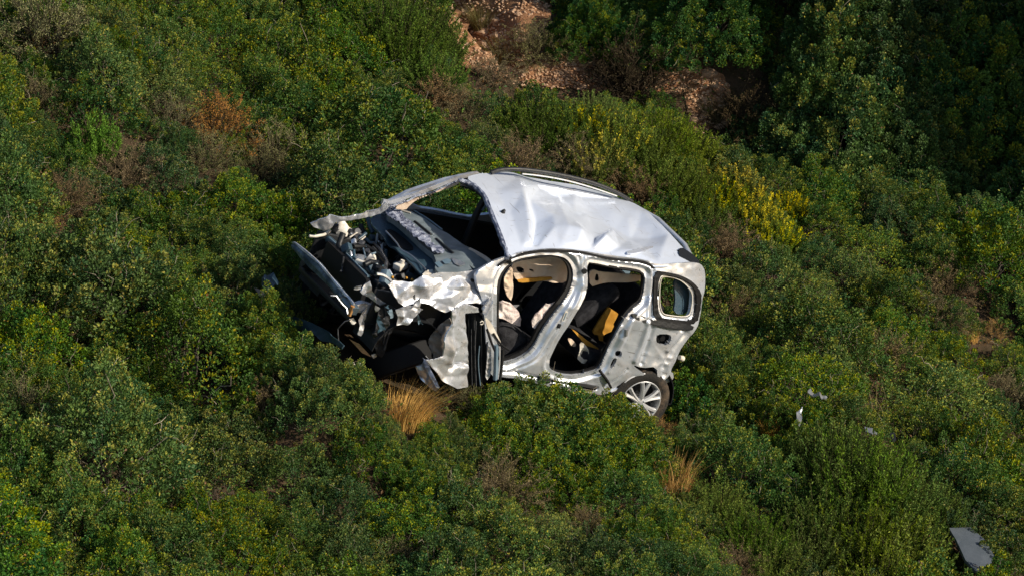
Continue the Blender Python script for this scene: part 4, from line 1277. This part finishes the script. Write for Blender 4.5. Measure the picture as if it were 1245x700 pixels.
# ---- distinct plants, one by one
SPX = []
SP = []                                                 # keep-out (x, y, r)
def put(kind, parts, u, v, dz, scale, label, cat, name, group=None, keep=.3, rot=None, sink=.05, show=True):
    p = spot(u, v, dz * (scale if np.ndim(scale) == 0 else scale[2]))
    SP.append((p[0], p[1], keep))
    if show: SPX.append((u, v, 40 * (scale if np.ndim(scale) == 0 else scale[0]) * (.95 if name == 'straw_tuft' else .55 if kind == 's' else 1.0), p @ W[:, 2]))
    rot = prng.uniform(0, 6.28) if rot is None else rot
    if kind == 'p': return plant(name, pair(parts), p, scale, rot, label, cat, group, sink)
    return single(name, parts, p, scale, rot, label, cat, group, sink)


put('s', STRAW[0], 492, 484, .2, (1.1, 1.1, .95), 'golden straw tuft leaning beneath the folded car door', 'grass tuft', 'straw_tuft', keep=.35, rot=0)
put('s', STRAW[1], 815, 566, .2, 1.35, 'upright golden straw tuft downhill from the rear wheel', 'grass tuft', 'straw_tuft', keep=.3)
put('s', STRAW[1], 692, 562, .1, .6, 'small ochre straw tuft in green scrub below the car sill', 'grass tuft', 'straw_tuft', keep=.12)
put('s', STRAW[0], 655, 540, .12, (.7, .7, .45), 'thin ochre straw tuft beside the small one below the car', 'grass tuft', 'straw_tuft', keep=.12)
put('s', STRAW[0], 1180, 402, .15, .45, 'faded straw tuft among dark shrubs beyond the car tail', 'grass tuft', 'straw_tuft', keep=.2)
put('s', STRAW[1], 935, 515, .15, .55, 'sparse straw tuft near white scraps in the scrub', 'grass tuft', 'straw_tuft', keep=.15)
put('p', SPIRE, 115, 162, .28, (1, 1, 1.1), 'bright green plant of tight upright spires among dark shrubs', 'plant', 'spire_plant', keep=.3)
for (u, v, s, k) in ((885, 212, .85, 0), (905, 240, .8, 0), (868, 225, .8, 1), (922, 258, .7, 0), (955, 240, .6, 0), (940, 275, .7, 1)):
    put('p', YELLOW[k], u, v, .3, s, 'shrub with bright yellow flowering tips uphill of the car roof', 'flowering shrub', 'flowering_shrub', 'yellow flowering shrubs by the roof', keep=.25)
for (u, v, s, k) in ((745, 150, 1.0, 1), (720, 175, .9, 1), (705, 140, .8, 0)):
    put('p', YELLOW[k], u, v, .3, s, 'pale yellow-tipped shrub between the gravel slope and the car', 'flowering shrub', 'flowering_shrub', 'yellow-tipped shrubs below the gravel', keep=.22)
for (u, v, s, k) in ((655, 140, .9, 0), (690, 138, .9, 0), (722, 132, .8, 1), (628, 135, .7, 0), (800, 150, 1.0, 2), (830, 165, .9, 2), (775, 165, .9, 2), (800, 200, .9, 2), (835, 212, .9, 2), (850, 245, .8, 0), (490, 45, 1.0, 1), (525, 75, .9, 0), (528, 40, .9, 0), (465, 20, 1.1, 1), (500, 10, 1.1, 0)):
    w_ = 'at the foot of the gravel slope' if v < 125 and u > 600 else ('between the gully boulders and the yellow flowers' if u > 600 else 'on the scrub side of the gravel slope')
    put('p', HEATH[k], u, v, .3, s, ('large' if s >= 1.05 else 'small' if s < .95 else 'middling') + (' feathery green', ' feathery deep green', ' feathery lime green')[k] + ' heath shrub ' + w_, 'shrub', 'heath_shrub', 'heath shrubs by the gully', keep=.24)
for (u, v, s, k) in ((1010, 545, 1.2, 1), (1045, 560, 1.3, 1), (1075, 575, 1.2, 0), (1000, 600, 1.1, 0), (1040, 620, 1.2, 2), (1085, 640, 1.2, 2), (1060, 670, 1.2, 2), (980, 640, 1.0, 0), (1120, 600, 1.0, 0)):
    put('p', HEATH[k], u, v, .35, s, ('tall ' if s > 1.1 else 'low ') + 'feathery green heath shrub ' + ('just downhill of the pale scraps' if v < 590 else 'beside the flat grey panel' if u > 1055 else 'between the pale scraps and the grey panel'), 'shrub', 'heath_shrub', 'heath shrubs by the grey panel', keep=.26)
for (u, v, s, k) in ((910, 640, .9, 0), (935, 670, .9, 2), (870, 600, .8, 2)):
    put('p', HEATH[k], u, v, .3, s, 'low feathery green shrub downhill of the upright straw tuft', 'shrub', 'heath_shrub', 'low heath shrubs below the straw tuft', keep=.22)
for (u, v, s, k, lb) in ((268, 146, .85, 0, 'rust orange dried shrub in green scrub above the car bonnet'), (532, 105, .65, 1, 'small orange dried shrub near the gravel slope'), (800, 520, .45, 0, 'russet dried sprig right beside the rear wheel'),
                         (38, 50, .4, 0, 'orange dried sprig high on the scrub slope by the tree line'), (270, 65, .35, 1, 'pale orange withered sprig in dense green scrub'), (52, 258, .35, 0, 'rusty withered sprig below the spire plant'), (940, 45, .5, 1, 'brown dried shrub on the shaded bank'),
                         (915, 420, .35, 1, 'orange withered sprig behind the car tail'), (1205, 395, .35, 0, 'rust dried sprig by the faded straw tuft')):
    put('p', RUSSET[k], u, v, .25, s, lb, 'dried shrub', 'dried_shrub', keep=.2)
GL = {'a': ('grey-brown dry shrub on the slope above the car bonnet', 'grey dry shrubs above the bonnet'), 'b': ('grey-brown dry shrub standing close above the car roof', 'grey dry shrubs above the roof'),
      'c': ('grey-brown dry shrub on the slope beyond the car tail', 'grey dry shrubs beyond the tail'), 'd': ('grey dry brush on the stony gully floor', 'grey brush in the gully'), 'e': ('grey-brown dry shrub downhill of the car', 'grey dry shrubs below the car')}
for (u, v, s, k, z) in ((50, 25, 1.0, 2, 'a'), (40, 115, .6, 0, 'a'), (150, 205, .7, 1, 'a'), (250, 180, .6, 2, 'a'), (335, 175, .7, 2, 'a'), (205, 135, .55, 2, 'a'), (75, 235, .6, 1, 'a'), (322, 200, .6, 2, 'a'),
                        (625, 190, .7, 1, 'b'), (700, 185, .65, 0, 'b'), (770, 222, .6, 1, 'b'), (555, 118, .5, 0, 'b'), (882, 290, .6, 1, 'b'),
                        (1145, 340, .65, 1, 'c'), (1130, 378, .65, 0, 'c'), (1062, 425, .7, 1, 'c'), (890, 372, .5, 1, 'c'), (1225, 470, .6, 0, 'c'),
                        (760, 75, 1.1, 0, 'd'), (900, 130, .9, 0, 'd'), (950, 140, .9, 1, 'd'), (1040, 150, .9, 0, 'd'), (1110, 165, .9, 1, 'd'), (1170, 185, .9, 0, 'd'), (1215, 200, 1.0, 1, 'd'), (650, 45, .6, 2, 'd'), (600, 80, .5, 0, 'd'),
                        (605, 580, .7, 0, 'e'), (560, 482, .5, 2, 'e'), (18, 490, .7, 2, 'e'), (322, 480, .5, 1, 'e'), (710, 632, .45, 1, 'e'), (890, 682, .5, 1, 'e'), (480, 672, .45, 2, 'e')):
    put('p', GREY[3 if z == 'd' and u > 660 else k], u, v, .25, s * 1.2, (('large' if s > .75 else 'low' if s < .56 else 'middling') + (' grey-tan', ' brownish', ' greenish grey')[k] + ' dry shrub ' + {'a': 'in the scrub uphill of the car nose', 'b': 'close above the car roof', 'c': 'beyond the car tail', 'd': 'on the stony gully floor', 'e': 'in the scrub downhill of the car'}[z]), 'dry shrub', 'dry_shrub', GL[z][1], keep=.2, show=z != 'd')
for (u, v, s, lb) in ((610, 55, .8, 'tawny sedge tussock in the middle of the gravel slope'), (650, 42, .55, 'small green sedge tussock uphill on the gravel slope'), (585, 12, .8, 'sedge tussock at the top of the gravel slope'), (870, 125, .7, 'tawny sedge tussock by the boulders in the gully')):
    put('s', SEDGE[0], u, v, .2, s, lb, 'grass tussock', 'sedge_tussock', keep=.25)
for (u, v, s, k, lb) in ((1050, 25, .8, 0, 'bare pale branches on the shaded bank'), (540, 560, .7, 1, 'bare twigs in the dark hollow below the folded door'), (360, 350, .5, 1, 'bare twigs beside the bumper beam'), (1225, 60, .7, 0, 'bare pale branches at the bank top behind the bare pair'), (285, 350, .45, 1, 'bare twigs by the blue-grey debris'), (95, 395, .5, 1, 'bare twig cluster in scrub downhill of the spire plant'), (260, 590, .45, 1, 'bare pale twig cluster in scrub far below the bonnet'), (705, 610, .45, 1, 'bare twig cluster in scrub below the straw tufts')):
    put('s', DEAD[k], u, v, .3, s, lb, 'dead branches', 'dead_branches', keep=.12, show=v > 100)
for (u, v, s, k, lb) in ((1085, 500, .9, 1, 'long arching pale grass stalks beyond the white scraps'), (405, 520, .7, 0, 'thin upright pale grass stalks below the car nose'), (1065, 470, .8, 0, 'thin green-grey stalks in a dark gap beyond the car tail'), (920, 610, .6, 1, 'crossing pale stalks downhill of the upright straw tuft'), (860, 375, .5, 1, 'pale stalks behind the quarter window'), (210, 290, .5, 0, 'pale stalks in scrub uphill of the bumper beam')):
    put('s', STALK[k], u, v, .3, s, lb, 'grass stalks', 'grass_stalks', keep=.1)

# ---- evergreen scrub: one object for each shrub
SPA = np.array(SP); SPX = np.array(SPX)
GRAVEL = [(538, -20), (660, -20), (672, 40), (725, 72), (735, 104), (700, 108), (640, 104), (596, 100), (562, 70)]
ROCKS = [(785, 85), (850, 80), (885, 105), (876, 155), (842, 165), (835, 112), (790, 110)]
TINT = ('deep green', 'mid green', 'fresh green', 'blackish green', 'mossy green', 'mid green', 'blackish green', 'fresh green')
LAND = [('the spire plant', gpix(115, 200)), ('the big rust orange dried shrub', gpix(268, 180)), ('the small orange dried shrub', gpix(532, 130)), ('the gravel slope', gpix(640, 90)), ('the yellow flowering shrubs', gpix(890, 260)),
        ('the gully boulders', gpix(850, 140)), ('the faded straw tuft', gpix(1180, 430)), ('the white scraps', gpix(985, 510)), ('the grey panel', gpix(1180, 680)), ('the upright straw tuft', gpix(815, 600)),
        ('the leaning straw tuft', gpix(492, 515)), ('the bumper beam', gpix(385, 400)), ('the rear wheel', gpix(800, 520)), ('the blue-grey debris', gpix(325, 365)), ('the car roof', gpix(690, 200)), ('the windscreen opening', gpix(500, 235)),
        ('the tall heath shrubs', gpix(1050, 620)), ('the bare pale branches', gpix(1050, 60)), ('the twig cluster far below the bonnet', gpix(260, 620)), ('the twig cluster below the spire plant', gpix(95, 430)), ('the thin upright stalks', gpix(405, 550))]
LXY = np.array([p[:2] for _, p in LAND])


_ring = np.array([(math.cos(a), math.sin(a)) for a in np.arange(10) * .628])


def hides(x, y, z, R, hgt):
    """would a crown here stand in front of a plant, scrap or stony patch that the photograph shows?"""
    c = w2pix(np.array([[x, y, z + hgt * .5]]))[0]
    rp_ = R * SCALE
    dep = np.array([x, y, z]) @ W[:, 2]
    f = SPX[:, 3] < dep + .15
    d = np.hypot(SPX[:, 0] - c[0], (SPX[:, 1] - c[1]))
    if (f & (d < rp_ * .80 + SPX[:, 2] * .45)).any(): return True
    pr = c + _ring * np.array([rp_ * .8, hgt * SCALE * .5])
    return bool(inside(GRAVEL, pr).any() or inside(ROCKS, pr).any())


for (u, v, r) in ((1182, 666, 30), (992, 480, 4), (971, 508, 2), (328, 343, 8)):
    g = gpix(u, v + .3 * SCALE); SPX = np.vstack([SPX, (u, v, r, g @ W[:, 2])])


def shrub_label(x, y, size, tint, noun):
    k = int(np.argmin(np.hypot(LXY[:, 0] - x, LXY[:, 1] - y)))
    d = math.hypot(LXY[k, 0] - x, LXY[k, 1] - y)
    dh = H(np.array([x]), np.array([y]))[0] - LAND[k][1][2]
    r = 'close beside' if d < .55 else ('uphill of' if dh > .12 else ('downhill of' if dh < -.12 else 'level with'))
    if d > 1.5: r = 'well ' + r if r != 'level with' else 'across the slope from'
    sz = 'large' if size > .93 else ('small' if size < .72 else 'middling')
    return f'{sz} {tint} {noun} {r} {LAND[k][0]}'


placed = []
NK = {'evergreen_shrub': 0, 'olive_shrub': 0}


def shrub(x, y, size, k, hs=None, olive=False, z=None):
    z = float(H(np.array([x]), np.array([y]))[0]) if z is None else z
    hs = prng.uniform(.78, 1.12) if hs is None else hs
    if olive: nm, me, tint, noun, grp = 'olive_shrub', OLIVE[k % 4], 'yellowish green', 'fine-leaved shrub', 'yellowish fine-leaved shrubs on the slope'
    else: nm, me, tint, noun, grp = 'evergreen_shrub', OAK[k % 8], TINT[k % 8], 'evergreen shrub', 'evergreen shrubs on the slope'
    NK[nm] += 1
    placed.append((x, y, .40 * size))
    return plant(nm, pair(me), (x, y, z), (size, size, size * hs), prng.uniform(0, 6.28), shrub_label(x, y, size, tint, noun), 'shrub', grp, .06, (prng.normal(0, .09), prng.normal(0, .09)))


# shrubs pressed against the near side of the car and under its nose (pixel of the crown's middle, size)
for (u, v, s_, k, ol) in ((418, 470, .55, 2, 0), (390, 458, .6, 5, 0), (355, 440, .6, 7, 0), (330, 415, .6, 2, 1), (345, 365, .5, 1, 0), (315, 385, .6, 4, 0), (340, 320, .6, 0, 0), (440, 545, .6, 7, 0), (490, 580, .5, 1, 0), (380, 490, .6, 1, 0),
                          (845, 490, .7, 3, 0), (870, 450, .7, 1, 0), (880, 480, .7, 5, 0), (860, 520, .55, 2, 0), (872, 400, .6, 7, 1), (885, 345, .6, 2, 0), (768, 555, .45, 4, 0),
                          (640, 590, .45, 2, 0), (705, 595, .5, 1, 0), (583, 555, .4, 7, 0), (522, 565, .45, 2, 0), (548, 580, .4, 5, 0), (505, 590, .5, 4, 0), (466, 540, .36, 1, 0), (498, 545, .32, 7, 0), (522, 530, .40, 2, 0), (545, 526, .38, 4, 0), (535, 550, .38, 1, 0), (462, 515, .3, 5, 0), (985, 512, .5, 1, 0), (1005, 505, .45, 2, 0), (968, 545, .5, 4, 0), (1060, 560, .5, 2, 0), (1030, 510, .6, 5, 0), (945, 500, .5, 7, 0)):
    p = gpix(u, v + .26 * s_ * SCALE)
    shrub(p[0], p[1], s_, k, 1.05, bool(ol))
for (x, y, s_, k, ol) in ((1.80, 1.28, .62, 4, 1), (1.62, 1.16, .66, 7, 0), (1.42, 1.14, .78, 2, 0), (1.20, 1.10, .74, 5, 0), (.98, 1.16, .84, 1, 0), (.76, 1.12, .80, 7, 1), (.54, 1.16, .80, 2, 0), (.32, 1.14, .70, 5, 0), (.10, 1.18, .50, 2, 0), (-.16, 1.22, .42, 1, 0), (-.36, 1.2, .5, 4, 0),
                          (1.1, 1.5, .7, 2, 0), (.7, 1.55, .7, 4, 0), (.3, 1.55, .6, 1, 0), (1.5, 1.55, .65, 5, 0), (3.2, 1.05, .5, 2, 0), (3.02, 1.02, .45, 1, 0)):
    p = car2w((x, y, 0.))
    shrub(p[0], p[1], s_, k, 1.0, bool(ol))
# bank across the gully
cand = prng.uniform((-7.2, -6.2), (8.2, 11.5), (60000, 2))
cz_ = H(cand[:, 0], cand[:, 1])
pix = w2pix(np.stack([cand[:, 0], cand[:, 1], cz_ + .35], 1))
pb = w2pix(np.stack([cand[:, 0], cand[:, 1], cz_], 1))
clr, rel = car_clear(cand[:, 0], cand[:, 1])
dd = cand[:, 1] - np.interp(cand[:, 0], YB_X, YB_Y)
inframe = (pix[:, 0] > -70) & (pix[:, 0] < 1330) & (pix[:, 1] > -75) & (pix[:, 1] < 790)
ok = inframe & ~inside(GRAVEL, pb) & ~inside(ROCKS, pb) & ~inside(GRAVEL, pix) & ~inside(ROCKS, pix)
bk = []
for i in np.where(ok & (dd > 1.0))[0]:
    x, y = cand[i]
    size = prng.uniform(.75, 1.15) * (.5 if x < 1.5 else 1); rad = .72 * size
    if bk and (np.hypot(*(np.array(bk)[:, :2] - cand[i]).T) < (np.array(bk)[:, 2] + rad) * .44).any(): continue
    if pix[i, 0] < 690 or hides(x, y, cz_[i], .8 * size, 1.0 * size): continue
    bk.append((x, y, rad))
    k = int(prng.integers(0, 3))
    kk = int(np.argmin(np.hypot(LXY[[3, 5, 17], 0] - x, LXY[[3, 5, 17], 1] - y)))
    lb = ('tall' if size > .95 else 'broad') + ' dark evergreen bush ' + ('high on' if dd[i] > 2.7 else 'at the foot of' if dd[i] < 1.7 else 'partway up') + ' the shaded bank ' + ('above the gravel slope', 'above the gully boulders', 'around the bare pale branches')[kk]
    plant('bank_bush', pair(BIG[k]), (x, y, cz_[i]), (size, size, size * prng.uniform(.9, 1.25)), prng.uniform(0, 6.28), lb, 'bush', 'dark bushes on the shaded bank', .1, (prng.normal(0, .06), prng.normal(0, .06)))
print('bank', len(bk))
for i in np.where(ok & (dd < -.05))[0]:
    x, y = cand[i]
    size = prng.choice([prng.uniform(.55, .75), prng.uniform(.7, .95), prng.uniform(1.0, 1.35)], p=[.3, .4, .3]); rad = .40 * size
    nearside = clr[i] < .8 and rel[i, 1] > .2
    if nearside: continue
    if clr[i] < rad * .9: continue
    pa = np.array(placed)
    if (np.hypot(pa[:, 0] - x, pa[:, 1] - y) < (pa[:, 2] + rad) * .74).any(): continue
    if (np.hypot(SPA[:, 0] - x, SPA[:, 1] - y) < SPA[:, 2] * .5 + rad * .3).any(): continue
    if hides(x, y, cz_[i], .48 * size, .62 * size): continue
    olive = bool(prng.random() < .24)
    if NK['olive_shrub' if olive else 'evergreen_shrub'] >= 300: continue
    shrub(x, y, size, int(prng.integers(0, 8)), None, olive, cz_[i])
NL = 0
for i in np.where(ok & (dd < -.05) & (clr > .12))[0][::-1]:
    x, y = cand[i]
    pa = np.array(placed)
    if (np.hypot(pa[:, 0] - x, pa[:, 1] - y) < pa[:, 2] * .95 + .20).any(): continue
    if (np.hypot(SPA[:, 0] - x, SPA[:, 1] - y) < .12).any(): continue
    size = prng.uniform(.34, .5)
    if hides(x, y, cz_[i], .45 * size, .6 * size): continue
    if NL >= 290: break
    NL += 1; placed.append((x, y, .40 * size))
    k = int(prng.integers(0, 8))
    plant('low_shrub', pair(OAK[k]), (x, y, cz_[i]), (size, size, size * prng.uniform(.8, 1.2)), prng.uniform(0, 6.28), shrub_label(x, y, 0., TINT[k], 'low shrub').replace('small', 'knee-high'), 'shrub', 'low shrubs filling gaps on the slope', .03, (prng.normal(0, .09), prng.normal(0, .09)))
print(NK, NL)

# ---- gravel slope and gully stones
def stone_mesh(seed, flat=.7):
    import bmesh
    rng = np.random.default_rng(seed)
    bm = bmesh.new()
    bmesh.ops.create_icosphere(bm, subdivisions=2, radius=1)
    co = np.array([v.co for v in bm.verts])
    pl = rdir(rng, 9)
    for v, c in zip(bm.verts, co):                       # cut with planes: angular stone
        t = min(1.0, min(.62 / max(float(c @ q), .05) for q in pl))
        v.co = Vector(c * max(t, .45) * np.array([1.2, .85, flat]))
    me = bpy.data.meshes.new('stone'); bm.to_mesh(me); bm.free()
    me.materials.append(M['stone'])
    return me


STONES = [stone_mesh(600 + i) for i in range(6)]
gp = np.array([(538, -20), (665, -20), (672, 38), (728, 70), (738, 106), (700, 112), (640, 108), (596, 102), (558, 70)], float)
cc = gp.mean(0)
NR, NT = 26, 60
ang = np.linspace(0, len(gp), NT, endpoint=False)
edge = np.stack([np.interp(ang, np.arange(len(gp) + 1), np.append(gp[:, k], gp[0, k])) for k in (0, 1)], 1)
edge = cc + (edge - cc) * (1 + .16 * vnoise(np.stack([ang, ang * 0, ang * 0], 1), 3.1, 2))[:, None]
ring = [gpix_many(cc + (edge - cc) * r) for r in np.linspace(.04, 1, NR)]
RV = np.vstack(ring); RV[:, 2] = H(RV[:, 0], RV[:, 1]) + .02 + .012 * vnoise(RV, 9)
RF = [(i * NT + j, i * NT + (j + 1) % NT, (i + 1) * NT + (j + 1) % NT, (i + 1) * NT + j) for i in range(NR - 1) for j in range(NT)]
tag(obj('gravel_bed', mesh_np('gravel_bed', RV, RF, M['redsoil'])), 'reddish stony bare earth between the scrub and the shaded bank', 'gravel bed', kind='structure')
rp = np.array([(782, 88), (850, 82), (888, 105), (880, 158), (842, 168), (832, 116), (790, 112)], float)
cc = rp.mean(0)
ang = np.linspace(0, len(rp), NT, endpoint=False)
edge = np.stack([np.interp(ang, np.arange(len(rp) + 1), np.append(rp[:, k], rp[0, k])) for k in (0, 1)], 1)
edge = cc + (edge - cc) * (1 + .16 * vnoise(np.stack([ang, ang * 0, ang * 0], 1), 3.1, 5))[:, None]
RV = np.vstack([gpix_many(cc + (edge - cc) * r) for r in np.linspace(.04, 1, NR)]); RV[:, 2] = H(RV[:, 0], RV[:, 1]) + .02 + .012 * vnoise(RV, 9)
tag(obj('gully_bed', mesh_np('gully_bed', RV, RF, M['redsoil'])), 'patch of reddish bare earth around the gully boulders', 'gully bed', kind='structure')
for (u, v, r, k, lb, fl) in ((706, 66, .16, 0, 'long pale slab of rock at the foot of the gravel slope', (1.3, .6, .5)), (801, 98, .13, 1, 'sunlit tan boulder in the gully', (.9, .9, 1)), (863, 87, .12, 2, 'grey-pink boulder at the foot of the shaded bank', (1, 1, 1)), (566, 14, .09, 3, 'pale boulder at the scrub edge of the gravel slope', (1, 1, .9)),
                         (841, 146, .09, 4, 'pale boulder lowest in the gully', (1, .9, .9)), (872, 152, .08, 5, 'pinkish stone at the lip of the near scrub', (1, .8, .8)), (846, 98, .07, 0, 'tan stone between the two gully boulders', (1, 1, .8)), (645, 82, .08, 1, 'pale squarish stone in the gravel', (1.1, .9, .8)), (598, 84, .07, 2, 'reddish stone at the foot of the gravel', (1, 1, .8))):
    p = gpix(u, v)
    single('boulder', STONES[k], p, tuple(r * f for f in fl), prng.uniform(0, 6.28), lb, 'boulder', sink=r * .2)
def stone_spots(n):
    g = prng.random(n * 3) < .73
    uv = np.where(g[:, None], prng.uniform((538, -15), (738, 112), (n * 3, 2)), prng.uniform((782, 82), (888, 168), (n * 3, 2)))
    k = np.where(g, inside(gp, uv), inside(rp, uv))
    return gpix_many(uv[k][:n]), g[k][:n]


for p, g in zip(*stone_spots(170)):
    r = .018 + .08 * prng.random() ** 3
    single('stone', STONES[int(prng.integers(0, 6))], p, (r, r, r * .8), prng.uniform(0, 6.28), 'small angular tan stone lying on the gravel slope' if g else 'small angular tan stone lying among the gully boulders', 'stone', 'stones on the gravel slope' if g else 'stones in the gully', r * .1)
# finer gravel
gv, gf = [], []
ico = STONES[0]
bv = np.array([v.co for v in ico.vertices]); bf = np.array([p.vertices for p in ico.polygons])
for n, p in enumerate(stone_spots(1900)[0]):
    r = prng.uniform(.009, .024)
    th = prng.uniform(0, 6.28); R2 = np.array([[math.cos(th), -math.sin(th), 0], [math.sin(th), math.cos(th), 0], [0, 0, 1]])
    gv.append(bv @ R2.T * r + np.array([p[0], p[1], p[2] + .02])); gf.append(bf + n * len(bv))
tag(obj('gravel', mesh_np('gravel', np.vstack(gv), np.vstack(gf), M['stone'], smooth=False)), 'loose fine tan gravel on the bare slope', 'gravel', kind='stuff')

# ---- low undergrowth and leaf litter between the shrubs
m = inframe & (clr > .05)
sel = np.where(m)[0]
n = 46000
i = sel[prng.integers(0, len(sel), n)]
px_ = cand[i] + prng.normal(0, .05, (n, 2))
keep = ~inside(gp, w2pix(np.stack([px_[:, 0], px_[:, 1], H(px_[:, 0], px_[:, 1])], 1)))
px_ = px_[keep]; n = len(px_)
hh = prng.random(n) ** 2 * .20
pos = np.stack([px_[:, 0], px_[:, 1], H(px_[:, 0], px_[:, 1]) + hh], 1)
kk = prng.random(n)[:, None]
col = np.where(kk < .35, BROWN * .8, np.where(kk < .8, G1, G2)) * prng.uniform(.5, 1.2, n)[:, None]
V, F, C = leaves(pos, rdir(prng, n, .4), rdir(prng, n, .8), prng.uniform(.02, .045, n), prng.uniform(.012, .025, n), col)
tag(obj('undergrowth', mesh_np('undergrowth', V, F, M['leaf'], C, smooth=False)), 'low leafy undergrowth and litter between the shrubs', 'undergrowth', kind='stuff')

# ---- scraps torn off the car
def scrap(name, poly, h, m, label, step, amp, seed, thick=.01, tilt=(0, 0)):
    """a loose sheet lying h above the ground at its own place, outline in photo pixels"""
    c = np.mean(poly, 0); g = gpix(c[0], c[1] + h * SCALE * .95)
    o_ = np.array([g[0], g[1], g[2] + h])
    nrm = unit(NW + np.array([tilt[0], tilt[1], 0.]))
    def surf(P):
        P = np.atleast_2d(P)
        d = np.stack([(P[:, 0] - 622.5) / FPX, -(P[:, 1] - 350) / FPX, -np.ones(len(P))], 1) @ W.T
        t = ((o_ - CAMPOS) @ nrm) / (d @ nrm)
        return CAMPOS + t[:, None] * d
    f = facet(poly, step, amp, seed)
    o = sheet(name, None, poly, surf, m, cell=1.3, thick=thick, rounded=0, relief=lambda P, V: f(P, V))
    return tag(o, label, 'debris')


scrap('panel_sheet', [(1154, 641), (1180, 640), (1196, 655), (1210, 675), (1203, 688), (1186, 694), (1174, 680), (1166, 662)], .30, M['slab'], 'flat grey panel lying in scrub downhill', 20, .006, 61, .025)
scrap('body_scrap', [(981, 476), (985, 472), (991, 475), (999, 480), (1006, 482), (1004, 485), (997, 484), (991, 480), (986, 479)], .42, M['steel'], 'crumpled white scrap on top of a shrub beyond the tail', 5, .02, 62)
scrap('body_scrap', [(968, 500), (974, 498), (976, 506), (973, 517), (967, 514), (969, 507)], .32, M['steel'], 'narrow white scrap hanging in a shrub downhill of the crumpled one', 4, .015, 63)
scrap('body_scrap', [(1051, 519), (1060, 521), (1068, 527), (1060, 529), (1053, 525)], .36, M['steel'], 'pale flat scrap in tall heath', 5, .01, 64)
scrap('plastic_scrap', [(1082, 526), (1088, 525), (1089, 536), (1084, 540)], .42, M['black'], 'small black scrap beside the pale flat one', 5, .01, 65)
scrap('plastic_scrap', [(322, 335), (332, 330), (338, 340), (333, 352), (326, 357), (318, 347)], .36, M['cowl'], 'blue-grey crumpled plastic uphill of the bumper beam', 7, .03, 66, tilt=(-.5, -.3))
scrap('plastic_scrap', [(309, 349), (318, 352), (326, 357), (316, 360)], .34, M['black'], 'black triangular scrap under the blue-grey plastic', 6, .01, 67)
